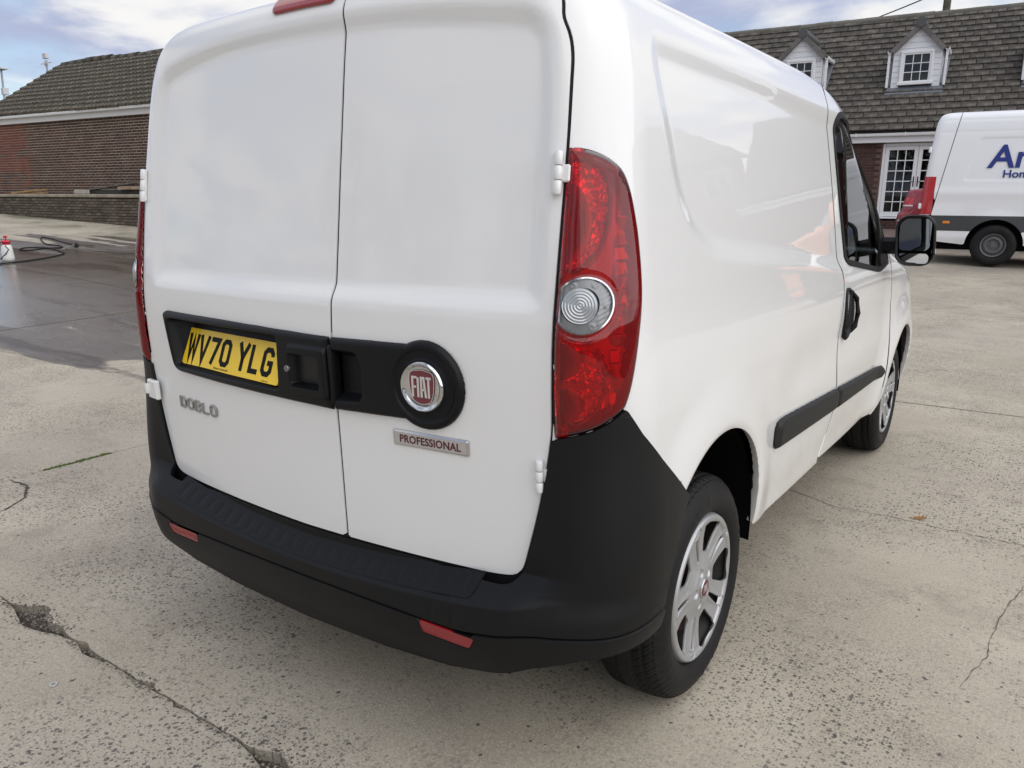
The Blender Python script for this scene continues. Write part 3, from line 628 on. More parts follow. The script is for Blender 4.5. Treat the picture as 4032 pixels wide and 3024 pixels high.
mb = MB(); mb.box((-2.0, .86, 3.47), (13.6, .03, .15)); mb.box((-1.9, .95, 3.41), (13.3, .20, .02)); mb.build('fascia', mat('fascia_grey', (.60, .585, .575), rough=.6), shed)
mb = MB(); gutter(mb, -8.85, 4.8, .79, 3.60, .06); mb.build('gutter', mat('gutter_white', (.74, .75, .75), rough=.45), shed, 30)
PIT2 = math.atan2(1.88, 2.90); RL2 = math.hypot(1.88, 2.90); MR2 = Matrix.Translation((0, .76, 3.62)) @ Matrix.Rotation(PIT2, 4, 'X')
mb = MB(); mb.box((-1.9, RL2/2, -.06), (13.4, RL2, .06), 0, MR2); mb.box((1.9, RL2/2, -.06), (13.4, RL2, .06), 0, Matrix.Translation((0, 6.56, 3.62)) @ Matrix.Rotation(math.pi, 4, 'Z') @ Matrix.Rotation(PIT2, 4, 'X'))
lroof = mb.build('roof', mat('roof_deck', (.05, .045, .04), rough=.95), shed)
# profiled tile: two rolls
tb_ = MB(); pz_ = [(-.165, 0), (-.150, .022), (-.125, .030), (-.10, .022), (-.085, .004), (.0, .0), (.015, .022), (.04, .030), (.065, .022), (.08, .004), (.165, 0)]; n = len(pz_)
tb_.add([(x, y, z+h) for y in (-.185, .185) for h in (-.055, .012) for x, z in pz_], [q for i in range(n-1) for q in ((n+i, n+i+1, 3*n+i+1, 3*n+i), (i, 2*n+i, 2*n+i+1, i+1), (i, i+1, n+i+1, n+i))]+[(0, n, 3*n, 2*n), (n-1, 3*n-1, 4*n-1, 2*n-1)]); TILE2 = tb_.mesh('roof_tile', 40)
pieces = []; NR2 = 12; e2 = RL2/NR2
for k in range(NR2):
    for i in range(41):
        u = -8.62+i*.33+random.uniform(-.005, .005)
        pieces.append(MR2 @ Matrix.Translation((u, k*e2+.15+random.uniform(-.012, .012)+.015*math.sin(u*.7+k*.3), .055+.015*math.sin(u*.5))) @ Matrix.Rotation(R(-8.0)+random.uniform(-.012, .012), 4, 'X') @ Matrix.Rotation(random.uniform(-.012, .012), 4, 'Z'))
lay(pieces, 'roof_tile', 'roof_tile_field', TILE2, TILEL, lroof, ML, (-20, 60, 640, 470), 300)
for i in range(28):
    mb = MB(); mb.lathe([(.12, -.225), (.125, .235)], 14); o = mb.build('ridge_tile', TILEL, shed, 60); o.matrix_local = Matrix.Translation((-8.45+i*.46, 3.66, 5.53+.03*math.sin(i*.5)+random.uniform(-.012, .012))) @ Matrix.Rotation(math.pi/2, 4, 'Y')
MOSS2 = mat('moss_dark', (.055, .062, .020), rough=1., isl=.4)
mb = MB()
for _ in range(750):
    k = random.randrange(NR2); 
    if random.random() < k/NR2*1.1: continue
    u = random.uniform(-8.3, 1.5); r = random.uniform(.015, .04); mb.ball((u, k*e2+random.uniform(.0, .12), .055), (r*1.6, r, r*.5), 6, MR2)
o = mb.build('moss', MOSS2, shed, 80); tag(o, kind='stuff')
rw = place(empty('retaining_wall'), LO_); tag(rw, 'low dark brick retaining wall with pale concrete coping below the outbuilding', 'wall')
mb = MB(); mb.box((-4.5, .6, .60), (18.5, 1.1, 1.24)); rwc = mb.build('wall_core', mat('plinth_mortar', (.090, .074, .057), rough=.95), rw)
pieces = []
for k in range(17):
    for i in range(66):
        u = -10.6+i*.225+(.1125 if k % 2 else 0); z = .035+k*.075
        if u < 1.4 and z < 1.2: pieces.append(Matrix.Translation((u, .0+random.uniform(-.006, .006), z)))
lay(pieces, 'brick', 'brickwork', BRICK.copy(), mat('brick_dirty', (.078, .062, .047), rough=.95, c2=(.115, .092, .070), ns=3, isl=.35, bump=.5, bs=40), rwc, ML, (0, 770, 570, 900), 300)
for i in range(8):
    a = -13.7+i*2.35; mb = MB(); mb.box((a+1.17, .55+random.uniform(-.02, .02), 1.265+random.uniform(-.006, .006)), (2.33, 1.24, .085), .018); mb.build('coping_slab', mat('coping', (.33, .295, .225), rough=.95, c2=(.24, .215, .165), ns=3, bump=.5, bs=25), rw)
# planks and a block left on the coping
def thing_at(name, label, cat, O, rz=0, group=None): o = empty(name, None, O, rz); tag(o, label, cat, group); return o
def lpt(u, v, z): p = ML @ Vector((u, v, z)); return (p.x, p.y, p.z)
WOODY = mat('wood_yellow', (.42, .25, .09), rough=.8, c2=(.30, .19, .09), ns=6); WOODG = mat('wood_grey', (.17, .14, .115), rough=.9, c2=(.10, .085, .07), ns=6); WOODD = mat('wood_dark', (.045, .042, .040), rough=.9); WOODT = mat('wood_tan', (.38, .27, .18), rough=.8, c2=(.28, .2, .14), ns=6)
for (u, v, z, L_, w, h, tl_, m, lab) in ((-6.25, .60, 1.335, 1.75, .16, .05, .0, WOODY, 'yellowish plank lying lowest in the left pile on the coping'), (-6.05, .55, 1.395, 1.5, .14, .05, .05, WOODY, 'yellowish plank on top of the left pile, its tip raised'),
        (-1.55, .62, 1.37, 2.9, .30, .11, .0, WOODD, 'dark weathered timber beam lying on the coping beside the van'), (-1.95, .52, 1.52, 2.3, .18, .045, .085, WOODG, 'grey board leaning up across the dark beam'), (-.55, .46, 1.475, .95, .16, .075, .0, WOODT, 'pale tan board end on the dark beam next to the van'), (-1.2, .40, 1.47, .45, .14, .08, .03, WOODT, 'short tan wood offcut between the grey board and dark beam')):
    mb = MB(); mb.box((0, 0, 0), (L_, w, h), .006); o = mb.build('plank', m); tag(o, lab, 'plank', 'timber left on the coping'); o.matrix_world = ML @ Matrix.Translation((u, v, z)) @ Matrix.Rotation(-tl_, 4, 'Y')
mb = MB(); mb.box((0, 0, 0), (.46, .20, .12), .02); o = mb.build('concrete_block', mat('block_pale', (.42, .39, .34), rough=.95, c2=(.33, .3, .26), ns=9)); tag(o, 'pale concrete block at the end of the dark timber beam', 'block'); o.matrix_world = ML @ Matrix.Translation((-2.95, .25, 1.37))
# ------------------------------------------------------------------ the white van
def paint_mat():
    m = mat('van_paint', (.80, .80, .785), rough=.36, coat=1.0, spec=.45)
    nd, lk = m.node_tree.nodes, m.node_tree.links; b = nd['Principled BSDF']; b.inputs['Coat Roughness'].default_value = .02
    tc = nd.new('ShaderNodeTexCoord')
    # road film near the sills, with a ragged shape of its own
    sp = N(nd, 'ShaderNodeSeparateXYZ'); lk.new(tc.outputs['Object'], sp.inputs[0])
    no = N(nd, 'ShaderNodeTexNoise'); no.inputs['Scale'].default_value = 5; no.inputs['Detail'].default_value = 7; lk.new(tc.outputs['Object'], no.inputs['Vector'])
    m1 = N(nd, 'ShaderNodeMath', operation='MULTIPLY_ADD'); m1.inputs[1].default_value = -.55; m1.inputs[2].default_value = .0
    lk.new(no.outputs[0], m1.inputs[0]); ad = N(nd, 'ShaderNodeMath', operation='ADD'); lk.new(m1.outputs[0], ad.inputs[0]); lk.new(sp.outputs[2], ad.inputs[1])
    mr = N(nd, 'ShaderNodeMapRange', interpolation_type='SMOOTHSTEP'); mr.inputs[1].default_value = .32; mr.inputs[2].default_value = .02; mr.inputs[3].default_value = 0.; mr.inputs[4].default_value = .30
    lk.new(ad.outputs[0], mr.inputs[0])
    mx = N(nd, 'ShaderNodeMix', data_type='RGBA'); mx.inputs[6].default_value = (.80, .80, .785, 1); mx.inputs[7].default_value = (.47, .43, .36, 1)
    lk.new(mr.outputs[0], mx.inputs[0]); lk.new(mx.outputs[2], b.inputs['Base Color'])
    # faint orange-peel so that reflections are not perfectly straight
    n2 = N(nd, 'ShaderNodeTexNoise'); n2.inputs['Scale'].default_value = 3.2; n2.inputs['Detail'].default_value = 2; lk.new(tc.outputs['Object'], n2.inputs['Vector'])
    bp = N(nd, 'ShaderNodeBump'); bp.inputs['Strength'].default_value = .05; bp.inputs['Distance'].default_value = .02
    lk.new(n2.outputs[0], bp.inputs['Height']); lk.new(bp.outputs[0], b.inputs['Coat Normal'])
    return m
PAINT = paint_mat()
def plastic_mat():
    m = mat('black_plastic', (.010, .011, .012), rough=.46, spec=.25, bump=.25, bs=900, dist=.0006)
    nd, lk = m.node_tree.nodes, m.node_tree.links; b = nd['Principled BSDF']; tc = nd.new('ShaderNodeTexCoord')
    # scuffs: short pale scratches on the corners, grey weathering
    mp = N(nd, 'ShaderNodeMapping'); mp.inputs['Scale'].default_value = (9, 9, 130); mp.inputs['Rotation'].default_value = (.12, .1, 0); lk.new(tc.outputs['Object'], mp.inputs[0])
    n1 = N(nd, 'ShaderNodeTexNoise'); n1.inputs['Scale'].default_value = 1.6; n1.inputs['Detail'].default_value = 3; lk.new(mp.outputs[0], n1.inputs['Vector'])
    r1 = N(nd, 'ShaderNodeMapRange'); r1.inputs[1].default_value = .70; r1.inputs[2].default_value = .76; lk.new(n1.outputs[0], r1.inputs[0])
    n2 = N(nd, 'ShaderNodeTexNoise'); n2.inputs['Scale'].default_value = 2.6; n2.inputs['Detail'].default_value = 6; lk.new(tc.outputs['Object'], n2.inputs['Vector'])
    r2 = N(nd, 'ShaderNodeMapRange'); r2.inputs[1].default_value = .55; r2.inputs[2].default_value = .68; lk.new(n2.outputs[0], r2.inputs[0])
    mu = N(nd, 'ShaderNodeMath', operation='MULTIPLY'); lk.new(r1.outputs[0], mu.inputs[0]); lk.new(r2.outputs[0], mu.inputs[1])
    a = N(nd, 'ShaderNodeMix', data_type='RGBA'); a.inputs[6].default_value = (.0040, .0043, .0050, 1); a.inputs[7].default_value = (.0085, .0088, .0092, 1)
    n3 = N(nd, 'ShaderNodeTexNoise'); n3.inputs['Scale'].default_value = 4; n3.inputs['Detail'].default_value = 8; lk.new(tc.outputs['Object'], n3.inputs['Vector']); lk.new(n3.outputs[0], a.inputs[0])
    c = N(nd, 'ShaderNodeMix', data_type='RGBA'); c.inputs[7].default_value = (.16, .16, .16, 1); lk.new(a.outputs[2], c.inputs[6]); lk.new(mu.outputs[0], c.inputs[0])
    lk.new(c.outputs[2], b.inputs['Base Color'])
    return m
PLAS = plastic_mat()
TRIMP = mat('trim_plastic', (.0042, .0045, .0055), rough=.44, spec=.25, bump=.2, bs=1100, dist=.0004)
RUBBER = mat('black_rubber', (.008, .008, .009), rough=.6, spec=.3)
TYRE = mat('tyre_rubber', (.0065, .0065, .007), rough=.6, spec=.3, c2=(.016, .0155, .0145), ns=9, mixlo=.5, mixhi=.8, bump=.3, bs=300, dist=.001)
SILVER = mat('silver_cover', (.44, .445, .45), rough=.40, metal=.6, spec=.5)
CHROME = mat('chrome', (.62, .63, .64), rough=.09, metal=1.)
DARKIN = mat('dark_inside', (.006, .006, .007), rough=.8, spec=.1)
RUST = mat('rusty_steel', (.055, .035, .028), rough=.8, c2=(.11, .055, .035), ns=14)
WGLASS = glassy('tinted_window', (.10, .13, .13), ior=2.0)
RLENS = glassy('red_lens', (.95, .012, .022), rough=.03, milky=(.85, .008, .016))
CLENS = glassy('clear_lens', (.93, .94, .95), rough=.03)
MIRR = mat('mirror_glass', (.20, .215, .23), rough=.015, metal=1.)

van = empty('cargo_van'); tag(van, 'white cargo van with black rear bumper parked in the middle of the yard', 'van')
van.matrix_world = Matrix([[*TR[i], (PIV-TR@PIV)[i]] for i in range(3)]+[[0, 0, 0, 1]])

TAB = np.array([  # height, half width, rear face at x=0, front end
 (.25, .842, .082, 4.33), (.33, .866, .074, 4.36), (.45, .892, .062, 4.38), (.60, .906, .056, 4.38), (.75, .913, .051, 4.37), (.90, .914, .045, 4.32),
 (1.00, .909, .041, 4.18), (1.06, .902, .040, 3.98), (1.12, .893, .042, 3.70), (1.20, .884, .050, 3.52), (1.32, .870, .064, 3.34), (1.45, .854, .079, 3.15),
 (1.58, .836, .095, 2.97), (1.68, .818, .107, 2.83), (1.745, .800, .116, 2.72), (1.795, .776, .125, 2.60), (1.832, .742, .136, 2.47), (1.860, .698, .155, 2.32),
 (1.882, .63, .19, 2.14), (1.898, .53, .25, 1.97), (1.908, .39, .36, 1.80), (1.914, .22, .55, 1.65), (1.916, .04, .85, 1.45)])
QT = np.concatenate([[0], np.cumsum(np.hypot(np.diff(TAB[:, 0]), np.diff(TAB[:, 1])))])
KX = .107
def q_of_z(z): 
    qq = np.linspace(0, QT[-1], 4000); return np.interp(z, pchip(QT, TAB[:, 0], qq), qq)
def rbez(A, C, B, w, s):
    s = s[:, None]; a, b, c = (1-s)**2, 2*w*s*(1-s), s*s; return (a*A+b*C+c*B)/(a+b+c)
def van_surf(t, q):
    t = np.asarray(t, float); q = np.asarray(q, float); L = [pchip(QT, TAB[:, i], q) for i in range(4)]; P = np.zeros((len(t), len(q), 3)); at = np.abs(t); sg = np.where(t < 0, -1., 1.)
    for j in range(len(q)):
        z, w, y0, yF = (L[i][j] for i in range(4)); a = min(.15, .42*w); b = min(.17, (yF-y0)*.2)
        sx = lambda y: w-.011*((y-1.9)/1.9)**2*min(1, w/.5)
        xa = w-a; Ay = y0+KX*xa*xa; Cy = Ay+2*KX*xa*a; By = Cy+b
        A = np.array([xa, Ay]); C_ = np.array([sx(Cy), Cy]); B = np.array([sx(By), By])
        bf = min(.60, (yF-By)*.3); af = min(.62, .72*w); xf = w-af; kf = .13
        Fy = yF-kf*xf*xf; Ey = Fy-2*kf*xf*af; Dy = Ey-bf; D = np.array([sx(Dy), Dy]); E_ = np.array([sx(Ey), Ey]); Fp = np.array([xf, Fy])
        XY = np.zeros((len(t), 2))
        m = at <= 1; x = at[m]*xa; XY[m] = np.stack([x, y0+KX*x*x], 1)
        m = (at > 1) & (at <= 2); XY[m] = rbez(A, C_, B, .9, at[m]-1)
        m = (at > 2) & (at <= 3); y = By+(at[m]-2)*(Dy-By); XY[m] = np.stack([sx(y), y], 1)
        m = (at > 3) & (at <= 3.6); XY[m] = rbez(D, E_, Fp, .85, (at[m]-3)/.6)
        m = at > 3.6; x = xf*(4-at[m])/.4; XY[m] = np.stack([x, yF-kf*x*x], 1)
        P[:, j, 0] = XY[:, 0]*sg; P[:, j, 1] = XY[:, 1]; P[:, j, 2] = z
    return P
def s_coord(P, t):
    """plan arc length from the rear door's edge (x = 0.757), positive towards the sides"""
    d = np.zeros(P.shape[:2]); i0 = int(np.argmin(np.abs(t)))
    seg = np.linalg.norm(np.diff(P[:, :, :2], axis=0), axis=2)
    d[i0+1:] = np.cumsum(seg[i0:], 0); d[:i0] = np.cumsum(seg[:i0][::-1], 0)[::-1]
    x = .757; ref = np.sqrt(1+(2*KX*x)**2)*x*.5+np.arcsinh(2*KX*x)/(4*KX); return d-ref
# outlines
DOOR_R = [(0, .529), (.60, .536), (.672, .545), (.719, .72), (.749, .886), (.752, 1.2), (.753, 1.473), (.7445, 1.66), (.736, 1.70), (.719, 1.735), (.716, 1.76), (.70, 1.82), (.64, 1.862), (.40, 1.893), (0, 1.903)]
_h = rounded(DOOR_R, [0, .1, .045, .1, .05, .1, .2, .05, .03, .03, .04, .05, .05, .2, 0], 6)
DOOR = _h+[(-x, z) for x, z in _h[::-1]]
GAPX = .155
REC = rounded([(-.685, 1.135), (.735, 1.148), (.733, 1.60), (.712, 1.765), (.35, 1.812), (0, 1.818), (-.35, 1.812), (-.66, 1.765), (-.683, 1.60)], [.05, .05, .2, .09, .2, .2, .2, .09, .2], 7)
LENS = rounded([(.0, 1.480), (.0, .889), (.036, .899), (.075, .910), (.114, .930), (.150, .956), (.162, .985), (.174, 1.03), (.184, 1.08), (.190, 1.14), (.189, 1.19), (.184, 1.245), (.173, 1.305), (.159, 1.353), (.141, 1.402), (.119, 1.441), (.084, 1.461), (.051, 1.474), (.024, 1.480)], [.006, .006, .02, .03, .03, .008, .02, .03, .03, .03, .03, .03, .03, .03, .02, .02, .02, .02, .02], 4)
AC, AR = (.700, .400), .386          # rear wheel arch
FC, FR = (3.462, .345), .385         # front wheel arch
HUBY, FHUBY, HUBZ = .716, 3.471, .32
DOORS = rounded([(1.934, 1.70), (1.94, 1.569), (1.98, 1.281), (1.990, 1.155), (2.041, 1.086), (2.005, .887), (1.989, .734), (2.036, .632), (2.036, .536), (1.965, .44), (1.89, .37), (2.98, .325), (3.04, .48), (3.10, .80), (3.08, 1.08), (3.00, 1.17), (2.80, 1.48), (2.62, 1.68), (2.48, 1.775), (2.06, 1.825), (1.955, 1.79)], [.03, .1, .2, .03, .04, .15, .08, .1, .1, .06, .04, .06, .1, .2, .05, .05, .1, .1, .1, .06, .04], 5)
WIN = rounded([(2.028, 1.685), (2.02, 1.56), (2.06, 1.35), (2.098, 1.155), (2.14, 1.132), (2.76, 1.062), (3.0, 1.09), (2.87, 1.27), (2.73, 1.47), (2.59, 1.63), (2.45, 1.705), (2.12, 1.725)], [.03, .2, .2, .03, .03, .05, .02, .1, .1, .1, .1, .05], 6)
SREC = rounded([(.425, 1.750), (.392, 1.69), (.398, 1.62), (.425, 1.52), (.452, 1.40), (.515, 1.305), (.64, 1.240), (.83, 1.212), (1.284, 1.175), (2.4, 1.07), (2.4, 1.70), (1.2, 1.742)], [.04, .05, .05, .1, .1, .1, .1, .1, .1, .05, .05, .2], 7)
MOULD1 = rounded([(1.19, .602), (2.005, .560), (2.026, .603), (2.008, .650), (1.225, .702), (1.185, .688)], [.03, .01, .02, .01, .02, .03], 4)
MOULD2 = rounded([(2.020, .559), (2.97, .518), (3.01, .545), (2.98, .582), (2.023, .649), (2.041, .603)], [.01, .02, .02, .02, .01, .02], 4)

def arch_sd(y, z):
    """distance outside the wheel openings (positive on metal); below the centre the rear edge runs straight down"""
    d1 = np.hypot(y-AC[0], z-AC[1])-AR
    low = np.maximum(np.abs(y-AC[0])-AR, z-AC[1]); d1 = np.minimum(d1, np.where(z < AC[1], np.abs(y-AC[0])-AR+.03*sstep(AC[1], .25, z), 9))
    d2 = np.hypot(y-FC[0], z-FC[1])-FR; d2 = np.minimum(d2, np.where(z < FC[1], np.abs(y-FC[0])-FR, 9))
    return np.minimum(d1, d2)
def body_disp(P, t):
    at = np.abs(t)[:, None]+0*P[:, :, 0]; x, y, z = P[:, :, 0], P[:, :, 1], P[:, :, 2]; d = np.zeros_like(x)
    rear = at < 1.55; side = at > 1.0
    r = sdf(REC, x, z); amp = np.where(z < 1.3, .017, .0165)
    d -= np.where(rear, .0165*sstep(0, .055, r), 0)
    sr = sdf(SREC, y, z); d -= np.where(side & (at < 3.2), .0135*sstep(0, .07, sr)*(1-sstep(2.05, 2.2, y)), 0)
    for c, rad in ((AC, AR), (FC, FR)):
        rr = np.hypot(y-c[0], np.maximum(z-c[1], -.02))
        bump = .014*(1-sstep(rad+.01, rad+.17, rr))*sstep(rad-.02, rad+.012, rr)
        d += np.where(side, bump*sstep(.30, .42, z), 0)
    d += np.where(side, .024*(1-sstep(FR, FR+.30, np.hypot(y-FC[0], z-FC[1])))*(1-sstep(.80, 1.0, z)), 0)
    d += np.where(side & (at < 3), .010*np.exp(-((z-.36)/.05)**2)*sstep(1.0, 1.2, y)*(1-sstep(2.95, 3.1, y)), 0)
    # shallow scoop in the lower side panel and door
    d -= np.where(side & (at < 3), .009*np.exp(-((z-.83-.03*(y-1.6))/.10)**2)*sstep(1.15, 1.5, y)*(1-sstep(2.9, 3.15, y)), 0)
    return d
tU = np.concatenate([np.linspace(0, 1, 66)[:-1], np.linspace(1, 2, 34)[:-1], np.linspace(2, 3, 190)[:-1], np.linspace(3, 3.6, 40)[:-1], np.linspace(3.6, 4, 14)])
tU = np.concatenate([-tU[::-1][:-1], tU])
qU = np.linspace(0, QT[-1], 205)
B0 = van_surf(tU, qU); NB0 = grid_normals(B0)
DSP = body_disp(B0, tU); SH = B0+NB0*DSP[:, :, None]; NSH = grid_normals(SH)
SS = s_coord(B0, tU); AT = np.abs(tU)[:, None]+0*SS; X, Y, Z = (B0[:, :, i] for i in range(3)); RIGHT = (tU > 0)[:, None]|(SS < -9)
rearm = AT < 1.35
dd = np.where(rearm, sdf(DOOR, X, Z), -9)
zTop = lambda s: np.interp(s, [-2, 0, .036, .075, .114, .150, .192, .264, .402, .52, 1.], [.889, .889, .899, .910, .930, .956, .897, .821, .699, .59, .2])
ld = np.where((AT > .85) & (AT < 2.4), sdf(LENS, SS, Z), -9)
wd = np.where((AT > 2) & (AT < 3.9), sdf(WIN, Y, Z), -9)
sdd = np.where((AT > 2) & (AT < 3.9), sdf(DOORS, Y, Z), -9)
ar = np.where(AT > 1.2, arch_sd(Y, Z), 9)
# windscreen region: the slanted front above the bonnet
scr = np.where(AT > 3.12, np.minimum(np.minimum(Z-1.13, 1.765-Z), (AT-3.16)*.6), -9)
HG = .0030
bodyF = np.minimum.reduce([-dd-HG, -ld-.002, ar, -np.maximum(sdd+.0095, -9), Z-zTop(SS)+.012+9*(AT > 2.6), -scr, Z-(.388-.032*(Y-1))*(AT > 1.9)*(AT < 3.1)])
bodyF = np.where((AT < 2.2) & (Z < .9) & (Y < .7) & (Z-zTop(SS) < -.012), -1, bodyF)
bodyF = np.where((AT < 1.2) & (Z < .9) & (dd < 0) & (Z-zTop(SS) < -.012), -1, bodyF)
panel('body_shell', SH, NSH, bodyF, PAINT, van, hem=.022)
# black seal lining raised close under the skin, standing in for shut-line shade
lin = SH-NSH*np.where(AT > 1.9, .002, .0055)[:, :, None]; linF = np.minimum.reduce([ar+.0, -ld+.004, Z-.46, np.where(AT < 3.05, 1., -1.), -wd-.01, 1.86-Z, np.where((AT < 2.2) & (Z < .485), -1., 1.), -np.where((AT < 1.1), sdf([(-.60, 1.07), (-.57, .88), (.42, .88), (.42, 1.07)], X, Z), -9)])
panel('seal_shade_lining', lin, NSH, linF, RUBBER, van, hem=0)
panel('windscreen', SH-NSH*.004, NSH, scr-.004, WGLASS, van, hem=0)
# rear doors (cut away behind the deep plastic trim)
TRU = np.where(AT < 1.1, np.maximum.reduce([sdf([(-.59, 1.058), (-.556, .899), (GAPX+.01, .888), (GAPX+.01, 1.05)], X, Z), sdf([(GAPX-.01, 1.05), (GAPX-.01, .889), (.42, .896), (.42, 1.055)], X, Z)]), -9)
rd_l = panel('rear_door', SH, NSH, np.minimum.reduce([dd-HG, GAPX-.0046-X, -TRU]), PAINT, van, hem=.026); tag(rd_l, 'wider rear door with the yellow number plate')
rd_r = panel('rear_door', SH, NSH, np.minimum.reduce([dd-HG, X-GAPX-.0046, -TRU]), PAINT, van, hem=.026); tag(rd_r, 'narrower rear door with the round red badge')
# cab doors
cab = {}
for sg in (1, -1):
    half = np.where(np.sign(tU)[:, None]*sg+0*SS > 0, 1., -1.)
    cd = panel('cab_door', SH, NSH, np.minimum.reduce([sdd-.0085, -wd, half, ar]), PAINT, van, hem=.022); cab[sg] = cd
    panel('window_seal', SH+NSH*.004, NSH, np.minimum.reduce([wd+.003, .020-wd, half]), RUBBER, cd, hem=.012)
    PW = SH-NSH*(.006+.022*np.clip(Y-2.0, 0, 1.2))[:, :, None]; panel('window_pane', PW, grid_normals(PW), np.minimum.reduce([wd-.012, half, np.where(Y < 2.84+.0*Z, 1., -1.)]), WGLASS, cd, hem=0)
    # black quarter panel that carries the mirror
    panel('mirror_base', SH+NSH*.002, NSH, np.minimum.reduce([wd-.01, half, (Y-2.80)+(Z-1.1)*.10]), TRIMP, cd, hem=.012)
# side mouldings
tm = np.linspace(2.1, 3.15, 150); qm = q_of_z(np.linspace(.48, .72, 56)); PM = van_surf(tm, qm); NM = grid_normals(PM)
for sg, mm in ((1, 1), (-1, -1)):
    for nm, pl, par in (('side_moulding', MOULD1, van), ('side_moulding', MOULD2, cab[sg])):
        f = sdf(pl, PM[:, :, 1], PM[:, :, 2]); h = .0005+.020*np.sqrt(np.clip(1-(1-np.clip(f/.022, 0, 1))**2, 0, 1))
        Pq = PM+NM*(h+body_disp(PM, tm))[:, :, None]; Nq = grid_normals(Pq)
        if sg < 0: Pq = Pq*np.array([-1, 1, 1]); Nq = Nq*np.array([-1, 1, 1])
        panel(nm, Pq, Nq, f, mat('moulding_plastic', (.014, .014, .0135), rough=.58, spec=.3, bump=.2, bs=900, dist=.0005), par, hem=.012, flip=sg < 0)
# bumper ------------------------------------------------------------
tb = np.concatenate([np.linspace(0, 1, 110)[:-1], np.linspace(1, 2, 50)[:-1], np.linspace(2, 2.30, 60)]); tb = np.concatenate([-tb[::-1][:-1], tb])
zb_ = np.concatenate([np.arange(.255, .44, .0075), np.arange(.44, .58, .003), np.arange(.58, 1.0, .010)])
PB = van_surf(tb, q_of_z(zb_)); NB = grid_normals(PB); sb = s_coord(PB, tb); xb, yb, zb = (PB[:, :, i] for i in range(3)); ax = np.abs(xb)
def bump_disp(ax, s, z):
    zl = .462+.055*(ax/.7)**2; cf = sstep(-.125, .06, s)
    bar = (.058+.075*np.minimum(ax, .68)**2)*(1-np.clip((z-zl+.006)/.056, 0, 1)**1.15)
    bar = bar+.006*(1-((z-.42)/.09)**2).clip(-.5, 1)*(z < zl+.01)-.002
    wing = .010+.022*(1-sstep(.52, .90, z))+.016*(1-sstep(.47, .54, z))*(1-sstep(.02, .42, s))+.006*(1-sstep(.3, .6, s))*(1-sstep(.55, .95, z))
    wing = wing*(1-.5*sstep(.30, .55, s))
    return np.maximum(bar, 0.004)*(1-cf)+wing*cf
seam = lambda ax, s: .424+.028*sstep(-.25, -.03, s)+.012*sstep(.1, .3, s)
botm = lambda ax, s: np.interp(ax, [0, .3, .5, .62, .72, .80, .88], [.270, .281, .302, .332, .370, .398, .412])
d0 = bump_disp(ax, sb, zb)
doorb = sdf(DOOR, xb, zb); doorb = np.where(np.abs(tb)[:, None] < 1.3, doorb, -9)
archb = np.where(np.abs(tb)[:, None] > 1.2, np.hypot(yb-AC[0], zb-AC[1])-AR+.006, 9)
archb = np.where((np.abs(tb)[:, None] > 1.2) & (zb < AC[1]), np.abs(yb-AC[0])-AR+.006, archb)
archb = np.where(yb > AC[0], -1, archb)
# groove lines scribed into the skin
def groove(d, w=.004): return -.0035*np.exp(-(d/w)**2)
tow = np.abs(sdf(rrect(.062, .062, .008, cx=.50, cy=.462), xb, zb))
PBb = PB+NB*(d0+groove(tow, .0025)*(xb > 0))[:, :, None]
NBb = grid_normals(PBb)
bF = np.minimum.reduce([zTop(sb)-.002-zb, -doorb-.004, archb, zb-seam(ax, sb)])
bF = np.where((np.abs(tb)[:, None] < 1.3) & (doorb > -.06) & (zb > .545) & (ax < .66), np.minimum(bF, -.01), bF)
bumper = panel('rear_bumper', PBb, NBb, bF, PLAS, van, hem=.02)
sv = seam(ax, sb)
REFL = [(.432, .419), (.440, .386), (.575, .386), (.592, .419)]
dv_ = d0+.004-.20*np.clip(sv-zb, 0, .2)**1.35-.0
PV = PB+NB*dv_[:, :, None]; NV = grid_normals(PV)
rf = np.maximum(sdf(rounded(REFL, .008, 4), xb, zb-.0), sdf(rounded([(-x, z) for x, z in REFL], .008, 4), xb, zb))
vF = np.minimum.reduce([sv-.005-zb, zb-botm(ax, sb), archb, -rf-.001])
panel('valance', PV, NV, vF, PLAS, bumper, hem=.025)
panel('seam_lining', PB+NB*(d0-.02)[:, :, None], NB, np.minimum.reduce([sv+.02-zb, zb-sv+.05, archb-.01]), RUBBER, bumper, hem=0)
REFLM = mat('red_reflector', (.28, .008, .014), rough=.18, spec=.6, coat=.6, bump=.35, bs=420, dist=.002)
tr_ = np.linspace(.45, 1.05, 80); PR = van_surf(tr_, q_of_z(np.linspace(.37, .44, 22))); NR = grid_normals(PR); sr_ = s_coord(PR, np.concatenate([[0.], tr_]))[1:] if False else None
axr = PR[:, :, 0]; dR = (.058+.075*np.minimum(axr, .68)**2)-.006-.20*np.clip(.424-PR[:, :, 2], 0, .2)**1.35
srr = np.interp(axr, [0, .757, .85], [-.76, 0, .1]); dR = bump_disp(axr, srr, PR[:, :, 2])+.002-.20*np.clip(seam(axr, srr)-PR[:, :, 2], 0, .2)**1.35
for sg in (1, -1):
    Pq = PR+NR*dR[:, :, None]; Nq = grid_normals(Pq); f = sdf(rounded(REFL, .006, 4), axr, PR[:, :, 2])-.0015
    if sg < 0: Pq = Pq*np.array([-1, 1, 1]); Nq = Nq*np.array([-1, 1, 1])
    panel('reflector', Pq, Nq, f, REFLM, bumper, hem=.006, flip=sg < 0)
